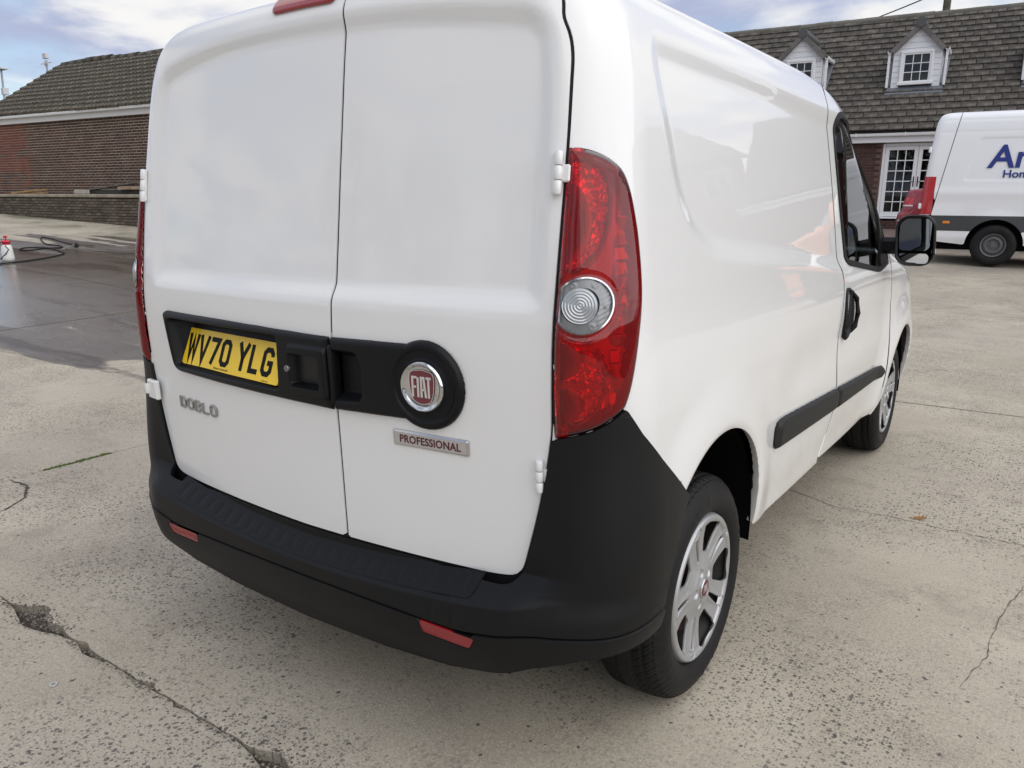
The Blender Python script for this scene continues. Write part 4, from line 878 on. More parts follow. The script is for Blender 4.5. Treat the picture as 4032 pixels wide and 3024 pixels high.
# ribbed step pad on the ledge
tp = np.linspace(-1, 1, 620); zp = np.arange(.452, .58, .0022); PP = van_surf(tp, q_of_z(zp)); NP = grid_normals(PP); axp = np.abs(PP[:, :, 0]); sp_ = axp-.757
dp = bump_disp(axp, sp_, PP[:, :, 2]); zlp = .462+.055*(axp/.7)**2; led = PP[:, :, 2]-zlp      # height above the ledge's front edge
xl = PP[:, :, 0]; ribx = ((xl+.0235) % .047)-.0235
rib = .6*(1-sstep(.012, .016, np.abs(ribx)))*sstep(.010, .014, led)*(1-sstep(.034, .038, led))
f = sdf(rounded([(-.575, .005), (.575, .005), (.585, .045), (-.585, .045)], [.012, .012, .004, .004], 4), xl, led)
Pq = PP+NP*(dp+.0025)[:, :, None]; Pq[:, :, 2] += .0022*rib; panel('step_pad', Pq, grid_normals(Pq), f, TRIMP, bumper, hem=.004)
# ------------------------------------------------------------------ van: lamps
HOUS = mat('lamp_housing', (.40, .03, .04), rough=.22, spec=.5)
BORD = mat('lamp_border', (.030, .003, .006), rough=.12, spec=.5, coat=1.)
FACET = mat('lamp_reflector', (.88, .88, .88), rough=.16, metal=.8)
INNR = mat('lamp_inner_shaded', (.28, .26, .26), rough=.3, metal=.9)  # darker metal paints in the dim reflection of the deeper bowl
GREYR = mat('lamp_grey', (.26, .265, .27), rough=.28, metal=.6)
DOMEM = mat('lamp_dome', (.42, .44, .46), rough=.14, metal=.6, coat=1., spec=.6)
tl = np.concatenate([np.linspace(.86, 1, 16)[:-1], np.linspace(1, 2, 92)[:-1], np.linspace(2, 2.12, 40)])
zl_ = np.arange(.868, 1.505, .0028); PL = van_surf(tl, q_of_z(zl_)); NL = grid_normals(PL)
_t = np.concatenate([np.linspace(0, .85, 40), tl]); sl = s_coord(van_surf(_t, q_of_z(zl_)), _t)[40:]; zl = PL[:, :, 2]
lf = sdf(LENS, sl, zl)
rc = np.hypot(sl-.053, zl-1.170); circ = np.minimum(.0575-rc, sl-.008)
UP = rounded([(.007, 1.466), (.007, 1.243), (.030, 1.246), (.062, 1.262), (.085, 1.292), (.099, 1.335), (.099, 1.385), (.088, 1.430), (.055, 1.462)], .014, 4)
LO = rounded([(.007, .908), (.055, .922), (.088, .950), (.108, .995), (.109, 1.035), (.092, 1.072), (.060, 1.098), (.020, 1.103), (.007, 1.098)], .014, 4)
def facets(u, v, cell, amp, seed):
    g = np.random.default_rng(seed); A = g.normal(0, 1, (80, 200, 2)); i = np.floor(u/cell).astype(int) % 80; j = np.floor(v/cell).astype(int) % 200
    return amp*(A[i, j, 0]*((u/cell) % 1-.5)+A[i, j, 1]*((v/cell) % 1-.5))
for sg in (1, -1):
    fl = np.array([1 if sg > 0 else -1, 1, 1]); kw = dict(flip=sg < 0)
    lamp = empty('tail_light', van)
    def put(nm, d, F, m, hem=.012, extra=None):
        Pq = PL+NL*(np.asarray(d)+0*sl)[:, :, None]; Nq = grid_normals(Pq); return panel(nm, Pq*fl, Nq*fl, F, m, lamp, hem=hem, **kw)
    edge = .014*np.sqrt(np.clip(1-(1-np.clip(lf/.028, 0, 1))**2, 0, 1))
    blg = .006*np.exp(-((zl-1.17)/.09)**2)*sstep(0, .03, lf+.01); edge = edge+blg
    put('lens', edge+.001-.003*np.exp(-((rc-.062)/.006)**2), np.minimum(np.where(sl < .03, lf, lf-.009), -circ), RLENS, hem=.012)
    put('lens_border', edge+.001, np.minimum.reduce([lf, .010-lf+.012*(sl > .1)*np.clip((zl-1.36)/.05, 0, 1), -circ, (sl-.03)*2]), BORD, hem=.03)
    u_, l_ = sdf(UP, sl, zl), sdf(LO, sl, zl); side_b = sdf(rounded([(.120, 1.415), (.118, 1.28), (.135, 1.25), (.168, 1.25), (.160, 1.33)], .01, 4), sl, zl)
    rim_d = -.016+.010*np.exp(-(np.minimum(np.abs(u_), np.abs(l_))/.006)**2)+.008*np.exp(-((rc-.068)/.01)**2)
    put('lamp_housing', rim_d, np.minimum.reduce([lf+.002, -u_+.001, -l_+.001, -circ+.001]), HOUS, hem=.0)
    for ub in (u_, l_):
     ridge = np.minimum.reduce([lf-.012, -ub-.001, .0125-np.abs(ub)])
     put('chrome_rim', rim_d+.002+.004*np.cos(np.minimum(u_, 0)/.006), ridge, mat('lamp_rim', (.62, .62, .63), rough=.22, metal=1.), hem=.004)
    put('side_reflector', -.012+facets(sl, zl, .03, .010, 5), np.minimum(lf-.014, sl-.122), mat('lamp_side', (.30, .30, .31), rough=.3, metal=1.), hem=0)
    inner = {0: [(.0, 1.335, .066, .082)], 1: [(.0, 1.052, .056, .040), (.0, .953, .056, .038)]}
    for kk, (nm, f, sd_) in enumerate((('reflector_bowl', u_, 3), ('reflector_bowl', l_, 9))):
        el = np.max([np.where(True, (1-np.sqrt(((sl-a)/ra)**2+((zl-c)/rb)**2))*min(ra, rb), 0) for a, c, ra, rb in inner[kk]], axis=0)
        bowl = -.018-.020*sstep(0, .04, f)*(1-.5*sstep(.04, .09, sl)); fc = facets(sl, zl, .0128, .0085, sd_)
        put(nm, bowl+fc, np.minimum(f, -el), FACET, hem=.012)
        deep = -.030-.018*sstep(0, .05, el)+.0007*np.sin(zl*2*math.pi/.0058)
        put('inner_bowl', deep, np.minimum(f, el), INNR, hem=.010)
    if True:
        fm = .003*np.exp(-((zl-1.003)/.004)**2)
        put('divider', -.012+fm, np.minimum(l_-.002, .0045-np.abs(zl-(1.003-.04*(sl-.05)))), HOUS, hem=.02)
    rd = np.hypot(sl-.047, zl-1.170)
    i_, j_ = np.unravel_index(np.argmin(rd), rd.shape); p_, nn = PL[i_, j_]*fl, NL[i_, j_]*fl; ex_ = np.cross([0, 0, 1.], nn); ex_ /= np.linalg.norm(ex_); ey_ = np.cross(nn, ex_)
    Md = Matrix([[ex_[k], ey_[k], nn[k], p_[k]] for k in range(3)]+[[0, 0, 0, 1]]); rr3 = np.linspace(.0365, 0, 60); mb = MB(); mb.lathe([(.0365, .004)]+[(float(r3), float(.0160+.007*(1-(r3/.0365)**2)+.0009*math.cos(r3*2*math.pi/.0062))) for r3 in rr3], 48, Md); mb.build('reversing_lens', DOMEM, lamp, 60)
    dots = np.min([np.abs(np.hypot(sl-.053-.046*math.cos(a), zl-1.170-.046*math.sin(a))-.0045) for a in (0, 1.15, -1.15, 2.1, -2.1)], axis=0)
    put('lamp_ring', blg+.006+.0012*np.exp(-(dots/.0016)**2)+.0005*np.sin(sl*2600)*np.sin(zl*2600)*(sl > .08), np.minimum(rd-.0365, circ-.002), GREYR, hem=.008)
    put('lamp_bezel', blg+.013, np.minimum(circ, .0035-circ), CHROME, hem=.006)
# ------------------------------------------------------------------ van: black trim band, plate, badges
tt = np.linspace(-.80, .74, 560); zt = np.arange(.855, 1.092, .0026); PT = van_surf(tt, q_of_z(zt)); NT = grid_normals(PT); xt, ztt = PT[:, :, 0], PT[:, :, 2]
TRL = rounded([(-.603, 1.068), (-.566, .889), (-.30, .884), (GAPX-.0035, .877), (GAPX-.0035, 1.060), (-.25, 1.068)], [.02, .035, .05, .003, .003, .1], 6)
TRR = rounded([(GAPX+.0035, 1.061), (GAPX+.0035, .879), (.42, .886), (.42, 1.065)], [.003, .003, .01, .01], 4)
fL = sdf(TRL, xt, ztt); rr_ = np.hypot(xt-.440, ztt-.972); fR = np.maximum(sdf(TRR, xt, ztt), .1045-rr_)
def top(f, h, w): return h*np.sqrt(np.clip(1-(1-np.clip(f/w, 0, 1))**2, 0, 1))
pk = sdf(rounded([(-.582, 1.050), (-.553, .903), (-.040, .901), (-.030, 1.050)], .02, 5), xt, ztt)
dep = .022+.046*np.clip((ztt-.905)/.12, 0, 1.15)
hL = .001+top(fL, .016, .013)-dep*sstep(-.002, .016, pk)*sstep(-.002, .05, xt*.9+.582*.9+.0*ztt)
fr = sdf(rrect(.146, .136, .016, cx=.082, cy=.968), xt, ztt); ip = sdf(rrect(.118, .086, .010, cx=.066, cy=.968), xt, ztt)
hL += .009*sstep(0, .010, fr)*sstep(.004, .02, xt)-.040*sstep(0, .006, ip)*sstep(.006, .03, xt)
PTq = PT+NT*hL[:, :, None]; trimL = panel('trim_panel', PTq, grid_normals(PTq), fL, TRIMP, rd_l, hem=.012)
pr_ = sdf(rounded([(.10, 1.036), (.10, .897), (.250, .906), (.262, .93), (.262, 1.01), (.245, 1.036)], .025, 5), xt, ztt)
hR = .001+top(fR, .016, .013)-.034*sstep(0, .022, pr_)-.006*sstep(.088, .080, rr_)+.003*sstep(.066, .06, rr_)
PTq = PT+NT*hR[:, :, None]; panel('trim_panel', PTq, grid_normals(PTq), fR, TRIMP, rd_r, hem=.012)
def on_surf(x, z, off=0., side=False, tilt=0):
    """frame on the rear face: X to the right, Y up, Z outwards"""
    e = 1e-3; f = lambda x, z: np.array([x, float(pchip(QT, TAB[:, 2], q_of_z(np.array([z]))))+KX*x*x, z]) if not side else None
    p = f(x, z); dx = f(x+e, z)-p; dz = f(x, z+e)-p; n = np.cross(dx, dz); n /= np.linalg.norm(n); ex = dx/np.linalg.norm(dx); ey = np.cross(n, ex); p = p+n*off
    return Matrix([[ex[i], ey[i], n[i], p[i]] for i in range(3)]+[[0, 0, 0, 1]])
# number plate
pt, pyw = .3445, .0863
ex = np.array([math.cos(pyw), -math.sin(pyw), 0]); n_ = np.cross(ex, np.array([0, math.sin(pt), math.cos(pt)])); n_ /= np.linalg.norm(n_); ey = np.cross(n_, ex)
MP = Matrix([[ex[i], ey[i], n_[i], (-.3096, .0755, .9644)[i]] for i in range(3)]+[[0, 0, 0, 1]])
YEL = mat('plate_yellow', (.92, .60, .010), rough=.35, coat=.3, spec=.3, c2=(.90, .61, .015), ns=30)
BLK = mat('print_black', (.003, .003, .0035), rough=.5, spec=.15)
mb = MB(); mb.prism(rrect(.520, .111, .008, 4), -.004, .0, MP); plate = mb.build('number_plate', YEL, rd_l); tag(plate, 'yellow number plate reading WV70 YLG')
G = {'W': [[(3, 79), (13, 3), (25, 62), (37, 3), (47, 79)]], 'V': [[(4, 79), (25, 3), (46, 79)]], '7': [[(1, 72), (43, 72), (17, 0)]],
     '0': [[(7, 16), (7, 63), (16, 72), (34, 72), (43, 63), (43, 16), (34, 7), (16, 7), (7, 16)]], 'Y': [[(3, 79), (25, 36), (47, 79)], [(25, 40), (25, 0)]],
     'L': [[(8, 79), (8, 7), (45, 7)]], 'G': [[(43, 55), (43, 63), (34, 72), (16, 72), (7, 63), (7, 16), (16, 7), (34, 7), (43, 16), (43, 37), (25, 37)]]}
mb = MB(); xp = -.215
for ch in 'WV70 YLG':
    if ch == ' ': xp += .028; continue
    strokes(mb, [[((a*.001*1.0)+xp, b*.001-.0395) for a, b in ln] for ln in G[ch]], .0142, .0009, MP); xp += .0595
mb.build('plate_lettering', BLK, rd_l)
for sx in (-1, 1):
    mb = MB(); mb.lathe([(0, .004), (.005, .0035), (.0065, .001), (.0065, 0)], 14, MP @ Matrix.Translation((sx*.2475, 0, 0))); mb.build('plate_screw', mat('screw_yellow', (.75, .40, .01), rough=.35), rd_l)
for txt, px_, py_, sz in (('Western Commercial', -.02, -.0475, .0085), ('SAP BSAU 145e', .20, -.0515, .0045)):
    me = text_mesh(txt, sz, 0, .0001); me.transform(MP @ Matrix.Translation((px_, py_, .0006))); link('plate_small_print', me, BLK, rd_l)
# door handle lock, badge, scripts
M = on_surf(.004, .968, .019); mb = MB(); mb.lathe([(0, .002), (.0075, .002), (.009, 0), (.009, -.006)], 20, M); mb.box((0, 0, .0022), (.0025, .010, .001), 0, M); mb.build('door_lock', mat('lock_metal', (.25, .25, .25), rough=.4, metal=.8), rd_l, 40)
mb = MB(); Mh = on_surf(.158, .968, .006); mb.prism(rrect(.012, .150, .006, 4), -.02, .012, Mh, .004, .004); mb.build('door_handle', TRIMP, rd_l, 50)
mb = MB(); Mh2 = on_surf(.066, .9695, -.006); mb.prism(rrect(.108, .078, .010, 4), -.004, .0, Mh2); mb.build('handle_flap', mat('flap_plastic', (.010, .0105, .0115), rough=.33, spec=.4), rd_l, 40)
MBd = on_surf(.440, .972, .014)
mb = MB(); mb.lathe([(.0575, -.004), (.0598, .002), (.0590, .0075), (.0555, .0105), (.0515, .0095), (.0490, .0055), (.046, .0045), (0, .004)], 64, MBd); badge = mb.build('round_badge', CHROME, rd_r, 50); tag(badge, 'round chrome badge with a maroon shield reading FIAT')
sh = [(-.0315, .0350), (0, .0405), (.0315, .0350), (.0345, .016), (.0325, -.010), (.0245, -.034), (0, -.0415), (-.0245, -.034), (-.0325, -.010), (-.0345, .016)]
mb = MB(); mb.prism(rounded(sh[::-1], .010, 5), .003, .0062, MBd); mb.build('badge_shield', mat('badge_maroon', (.13, .006, .020), rough=.25, coat=1.), rd_r, 40)
mb = MB(); mb.cm = 0
q = rounded(sh[::-1], .010, 5); strokes(mb, [list(q)+[q[0]]], .0012, .0005, MBd @ Matrix.Translation((0, 0, .0062)))
FI = {'F': [[(0, 0), (0, 1), (.95, 1)], [(0, .52), (.72, .52)]], 'I': [[(0, 0), (0, 1)]], 'A': [[(0, 0), (0, 1), (.55, 1), (.95, 0)], [(0, .40), (.75, .40)]], 'T': [[(-.55, 1), (.55, 1)], [(0, 1), (0, 0)]]}
for ch, x0 in (('F', -.0245), ('I', -.0095), ('A', -.0005), ('T', .0195)):
    strokes(mb, [[(x0+a*.0125, -.024+b*.046) for a, b in ln] for ln in FI[ch]], .0052, .0013, MBd @ Matrix.Translation((0, 0, .0061)))
mb.build('badge_lettering', mat('badge_silver', (.72, .71, .69), rough=.3, metal=.5), rd_r)
MPr = on_surf(.4425, .836, .0)
mb = MB(); mb.prism(rrect(.212, .0385, .004, 4), .0, .003, MPr); mb.prism(rrect(.210, .0365, .004, 4), .003, .006, MPr, .0035, .003); mb.build('script_badge', mat('brushed_chrome', (.60, .60, .60), rough=.16, metal=1.), rd_r, 35)
mb = MB(); mb.prism(rrect(.199, .0265, .002, 3), .006, .0064, MPr); mb.build('script_plate', mat('script_face', (.50, .485, .455), rough=.3, metal=.35), rd_r)
me = text_mesh('PROFESSIONAL', .0262, .0003, .00055, sx=.93, spacing=1.04); me.transform(MPr @ Matrix.Translation((0, -.001, .0068))); link('script_lettering', me, mat('script_maroon', (.085, .006, .018), rough=.3), rd_r)
mb = MB(); Mdb = on_surf(-.470, .790, .0)
DB = {'D': [[(0, .5), (0, 1), (.72, 1), (1, .72), (1, .28), (.72, 0), (0, 0), (0, .5)]], 'O': [[(0, .5), (0, .78), (.25, 1), (.75, 1), (1, .78), (1, .22), (.75, 0), (.25, 0), (0, .22), (0, .5)]],
      'B': [[(0, .5), (0, 1), (.8, 1), (.95, .82), (.8, .54), (0, .54)], [(.8, .52), (1, .3), (.8, 0), (0, 0), (0, .56)]], 'L': [[(0, 1), (0, 0), (.95, 0)]], 'Q': [[(0, .5), (0, .78), (.25, 1), (.75, 1), (1, .78), (1, .22), (.75, 0), (.25, 0), (0, .22), (0, .5)]]}
for k, ch in enumerate(('D', 'O', 'B', 'L', 'Q')):
    strokes(mb, [[(-.102+k*.0440+a*.0300, (b-.5)*.0300) for a, b in ln] for ln in DB[ch]], .0056, .0055, Mdb)
mb.build('name_script', mat('script_chrome', (.40, .405, .41), rough=.12, metal=1.), rd_l)
# third brake light
tk = np.linspace(-.30, .45, 120); qk = q_of_z(np.linspace(1.79, 1.895, 60)); PK = van_surf(tk, qk); NK = grid_normals(PK)
kf = sdf(rrect(.225, .052, .016, cx=.015, cy=1.858), PK[:, :, 0], PK[:, :, 2]+.08*(PK[:, :, 0]-.015)**2)
for nm, dq, ff, mm in (('brake_light', .004+top(kf, .007, .012), kf, mat('brake_red', (.30, .008, .016), rough=.15, coat=1.)),):
    Pq = PK+NK*dq[:, :, None]; panel(nm, Pq, grid_normals(Pq), ff, mm, rd_l, hem=.012)
# hinges
def hinge(par, x, z, h, w, sg):
    M = on_surf(x, z, .008); mb = MB()
    for k in range(3):
        mb.lathe([(0, h*(k/3-.5)+.001), (.0075, h*(k/3-.5)+.001), (.009, h*(k/3-.5)+.004), (.009, h*((k+1)/3-.5)-.004), (.0075, h*((k+1)/3-.5)-.001), (0, h*((k+1)/3-.5)-.001)], 16, M @ Matrix.Rotation(-math.pi/2, 4, 'X'))
    mb.box((-sg*w*.5, 0, -.004), (w, h*.96, .010), .003, M); mb.box((sg*.012, 0, -.010), (.022, h*.4, .012), .003, M)
    mb.build('hinge', PAINT, par, 40)
hinge(rd_r, .743, 1.432, .086, .014, 1); hinge(rd_r, .722, .800, .075, .012, 1); hinge(rd_l, -.730, 1.432, .098, .010, -1)
M = on_surf(-.728, .805, .012); mb = MB(); mb.box((0, 0, .004), (.062, .062, .016), .004, M); mb.lathe([(0, -.016), (.012, -.015), (.013, -.012), (.013, .012), (.012, .015), (0, .016)], 16, M @ Matrix.Translation((-.028, 0, .008)) @ Matrix.Rotation(-math.pi/2, 4, 'X')); mb.build('hinge', PAINT, rd_l, 40)
# ------------------------------------------------------------------ van: cab door handle, mirror
def side_pt(y, z, off=0.):
    q = q_of_z(np.array([z])); w = float(pchip(QT, TAB[:, 1], q)); return np.array([w-.011*((y-1.9)/1.9)**2+off, y, z])
for sg in (1, -1):
    MX = Matrix.Diagonal((sg, 1, 1, 1)); cd = cab[sg]
    HD = rounded([(2.045, .836), (2.09, .838), (2.14, .862), (2.172, .905), (2.178, .96), (2.16, 1.01), (2.125, 1.043), (2.06, 1.047), (2.045, 1.0)], .02, 4)
    tg = np.linspace(2.30, 2.60, 110); qg = q_of_z(np.linspace(.82, 1.06, 80)); PG = van_surf(tg, qg); NG = grid_normals(PG); fg = sdf(HD, PG[:, :, 1], PG[:, :, 2])
    y_, z_ = PG[:, :, 1], PG[:, :, 2]; hh = .001+top(fg, .010, .012)-.026*sstep(.006, .03, fg)*(1-sstep(2.10, 2.125, y_))
    Pq = (PG+NG*hh[:, :, None]); Nq = grid_normals(Pq); fl = np.array([sg, 1, 1]); hnd = panel('door_handle', Pq*fl, Nq*fl, fg, TRIMP, cd, hem=.012, flip=sg < 0)
    mb = MB(); mb.tube([MX @ Vector(side_pt(2.125+dy, z, o)) for dy, z, o in ((.006, .862, .004), (.016, .885, .020), (.026, .94, .026), (.018, 1.0, .022), (.004, 1.03, .004))], [.007, .0095, .0105, .0095, .007], 10); mb.build('handle_grip', TRIMP, hnd, 60)
    # mirror
    mir = empty('door_mirror', van); rings = []
    for yy, sc, ins in ((2.845, .86, 0), (2.838, .955, 0), (2.848, 1.0, 0), (2.885, 1.0, 0), (2.925, .93, 0), (2.955, .76, 0), (2.972, .45, 0), (2.976, .06, 0)):
        o = rrect(.165*sc, .235*sc, .058*sc, 6); rings.append([(sg*(1.018+p[0]+.008*(p[1] < 0)), yy+.010*p[0]/.08, 1.205+p[1]) for p in o])
    n0 = len(rings[0]); mb = MB(); mb.add([p for r_ in rings for p in r_], [(i*n0+k, i*n0+(k+1) % n0, (i+1)*n0+(k+1) % n0, (i+1)*n0+k) for i in range(len(rings)-1) for k in range(n0)]); mb.build('mirror_housing', TRIMP, mir, 50)
    for nm, cz, hh_, mm in (('mirror_glass', 1.232, .146, MIRR), ('mirror_glass', 1.123, .046, mat('wide_glass', (.50, .50, .48), rough=.02, metal=1.))):
        o = rrect(.133, hh_, .026 if hh_ > .1 else .018, 5); mb = MB(); a = .10 if hh_ > .1 else .16
        mb.add([(sg*(1.020+p[0]), 2.846+.012*p[0]/.08*0+sg*0-.06*p[0], cz+p[1]) for p in o], [tuple(range(len(o)))]); mb.build(nm, mm, mir)
    mb = MB(); mb.box((sg*.915, 2.90, 1.178), (.125, .075, .078), .018); mb.build('mirror_arm', TRIMP, mir, 60)
    mb = MB(); mb.ball((sg*1.100, 2.885, 1.155), (.010, .030, .022), 12); mb.build('indicator', CLENS if False else mat('indicator_clear', (.60, .58, .54), rough=.12, coat=1.), mir, 80)
# ------------------------------------------------------------------ van: wheels
RT = .321
prof = np.array([(.212, -.020), (.216, -.004), (.224, .004), (.238, .011), (.256, .0145), (.274, .012), (.290, .004), (.302, -.006), (.311, -.015), (.3165, -.026), (.319, -.045), (.3205, -.07), (.321, -.092), (.3205, -.114), (.319, -.139), (.3165, -.158), (.311, -.169), (.302, -.178), (.290, -.188), (.256, -.1985), (.224, -.188), (.212, -.165)])
cum = np.concatenate([[0], np.cumsum(np.hypot(*np.diff(prof, axis=0).T))]); cs = np.unique(np.concatenate([np.linspace(0, cum[7], 22), np.linspace(cum[7], cum[17], 60), np.linspace(cum[17], cum[-1], 12)]))
pr, pz = pchip(cum, prof[:, 0], cs), pchip(cum, prof[:, 1], cs); NTH = 72*8; th = np.arange(NTH)*2*math.pi/NTH; TH, PRr = np.meshgrid(th, pr, indexing='ij'); PZ = np.broadcast_to(pz, TH.shape)
lat = np.abs(PZ+.092); ch = ((TH*72/(2*math.pi)+lat*26) % 1.0); ch2 = ((TH*72/(2*math.pi)+lat*26) % .5)
inTread = PRr > .3045; lug = (ch < .22) & (lat > .018); sipe = (ch2 < .13) & (lat > .018); circg = (np.abs(lat-.026) < .0045) | (np.abs(lat-.056) < .004)
drop = np.where(inTread, np.maximum(np.where(lug, .0065, 0)*(1-.3*(lat > .07)), np.maximum(np.where(circg, .0075, 0), np.where(sipe, .003, 0))), 0)
rib_ = np.where((PRr > .292) & (PRr <= .3045) & (PZ > -.05), .0016*(np.sin(TH*72) > .2), 0)
lett = np.where((PRr > .258) & (PRr < .282) & (PZ > -.03), .0011*((np.sin(TH*31)*np.sin(TH*13+1) > .25) & (np.sin(TH*4.0+.4) > .1)), 0)
RR = PRr-drop+rib_; TY = np.stack([RR*np.cos(TH), RR*np.sin(TH), PZ+lett], 2)
def polar_panel(name, F, h, r, thg, m, parent, hem): P_ = np.stack([r*np.cos(thg), r*np.sin(thg), h], 2); return panel(name, P_, grid_normals(P_), F, m, parent, hem=hem)
rg = np.linspace(.020, .2135, 70); thg = np.linspace(0, 2*math.pi, 361); RG, TG = np.meshgrid(rg, thg, indexing='ij')
def wheel(loc, sg, spin, proto=None):
    w = empty('wheel', van); w.matrix_basis = Matrix.Translation(loc) @ Matrix.Rotation(sg*math.pi/2, 4, 'Y') @ Matrix.Rotation(spin, 4, 'Z')
    if proto:
        for c in proto.children: d = clone(c, w)
        return w
    surf_mesh('tyre', TY, TYRE, w, closed_u=True)
    a = ((TG-math.pi/2+math.pi/5) % (2*math.pi/5))-math.pi/5; b_ = ((TG-math.pi/2) % (2*math.pi/5))-math.pi/5
    wu, wv = RG*np.cos(a), RG*np.sin(a)
    wf = sdf(rounded([(.100, -.021), (.176, -.056), (.188, -.046), (.189, .046), (.176, .056), (.100, .021)], [.010, .008, .008, .008, .008, .010], 4), wu, wv)
    su, sv_ = RG*np.cos(b_), RG*np.sin(b_); sf = sdf(rounded([(.086, -.0055), (.180, -.0135), (.180, .0135), (.086, .0055)], .003, 4), su, sv_)
    lip = sstep(.188, .197, RG); h = pchip([.02, .05, .07, .10, .14, .175, .187, .192, .203, .2085, .2135], [.004, .004, -.002, -.008, -.006, -.001, .001, .006, .0075, .004, -.010], RG)
    h = h+.006*(1-sstep(.008, .024, np.abs(sv_)))*sstep(.07, .10, RG)*(1-lip)-.002*np.exp(-(sf/.006)**2)*(1-lip)
    notch = np.where((np.abs(sv_) < .017), 1, 0)*(RG > .180); h = h-.004*notch*(1-sstep(.2, .206, RG))
    for k in range(5):
        aa = math.pi/2+math.pi/5+k*2*math.pi/5; d = np.hypot(RG*np.cos(TG)-.050*math.cos(aa), RG*np.sin(TG)-.050*math.sin(aa)); h = h-.006*(1-sstep(.009, .015, d))
    polar_panel('wheel_cover', np.minimum.reduce([-wf, -sf+.0]), h, RG, TG, SILVER, w, .007)
    mb = MB(); mb.lathe([(.029, .001), (.029, .008), (.026, .0105), (.0235, .009), (0, .009)], 32); mb.build('hub_cap', mat('cap_silver', (.55, .55, .56), rough=.25, metal=.8), w, 50)
    mb = MB(); mb.lathe([(.0232, .0095), (.0232, .0103), (0, .0106)], 28); mb.build('hub_badge', mat('cap_maroon', (.12, .008, .02), rough=.3), w)
    mb = MB()
    for chh, x0 in (('F', -.0115), ('I', -.004), ('A', .0005), ('T', .0105)): strokes(mb, [[(x0+a_*.006, -.010+b2*.020) for a_, b2 in ln] for ln in FI[chh]], .0024, .0006, Matrix.Rotation(-spin, 4, 'Z') @ Matrix.Translation((0, 0, .0106)) @ Matrix.Rotation(-math.pi/2, 4, 'Z') @ Matrix.Rotation(math.pi, 4, 'Z'))
    mb.build('hub_lettering', mat('badge_silver', (.72, .71, .69), rough=.3, metal=.5), w)
    mb = MB(); mb.lathe([(.0, -.060), (.10, -.060), (.105, -.050), (.150, -.048), (.160, -.075), (.175, -.080), (.19, -.03), (.206, -.012), (.214, -.014), (.214, -.16), (0, -.16)], 40); mb.build('steel_rim', mat('rim_steel', (.020, .018, .017), rough=.6, metal=.2), w, 40)
    mb = MB(); mb.lathe([(.0, -.052), (.08, -.050), (.135, -.044), (.140, -.055)], 36); mb.build('brake_drum', RUST, w, 40)
    return w
wr = wheel((.872, HUBY, RT-.003), 1, R(0)); wheel((.876, FHUBY, RT-.003), 1, R(-20), wr); wheel((-.872, HUBY, RT-.003), -1, R(12), wr); wheel((-.876, FHUBY, RT-.003), -1, R(40), wr)
# wheel wells, floor, cab interior
for yc, zc, rad in ((AC[0], AC[1], AR+.002), (FC[0], FC[1], FR+.002)):
    for sg in (1, -1):
        mb = MB(); n = 28; vs_ = []; fs_ = []
        for i in range(n+1):
            a = math.pi*(-.06+1.02*i/n)
            for xx, rr2 in ((.882, rad), (.86, rad+.012), (.60, rad+.012)): vs_.append((sg*xx, yc+rr2*math.cos(a), zc+rr2*math.sin(a)))
        for i in range(n):
            for k in range(2): fs_.append((i*3+k, i*3+k+1, i*3+k+4, i*3+k+3))
        vs_ += [(sg*.60, yc-.36, .36), (sg*.60, yc+.40, .30), (sg*.60, yc+.40, .82), (sg*.60, yc-.36, .82)]; m0 = len(vs_)-4; fs_.append((m0, m0+1, m0+2, m0+3)); mb.add(vs_, fs_)
        mb.build('arch_liner', DARKIN, van, 60)
mb = MB(); mb.box((0, 2.2, .31), (1.14, 4.0, .20)); mb.box((0, 2.06, .43), (1.60, 1.78, .06)); mb.box((0, .275, .44), (1.36, .37, .05)); mb.box((0, .72, .30), (1.3, .12, .10), .03); mb.box((.1, .35, .31), (.6, .5, .14), .05); mb.build('floor_pan', DARKIN, van)
CABIN = mat('cab_plastic', (.045, .045, .05), rough=.7); SEAT = mat('seat_fabric', (.035, .036, .04), rough=.9)
mb = MB(); mb.box((0, 1.97, 1.0), (1.62, .03, 1.3)); mb.build('bulkhead', CABIN, van)
for sx in (.40, -.40):
    mb = MB(); mb.box((sx, 2.45, .72), (.5, .5, .16), .05); mb.box((sx, 2.22, 1.05), (.48, .14, .62), .05, Matrix.Translation((0, 0, 0))); mb.box((sx, 2.18, 1.46), (.26, .10, .18), .04); mb.build('seat', SEAT, van, 40)
mb = MB(); mb.box((0, 3.25, .93), (1.56, .45, .26), .06); mb.build('dashboard', CABIN, van, 40)

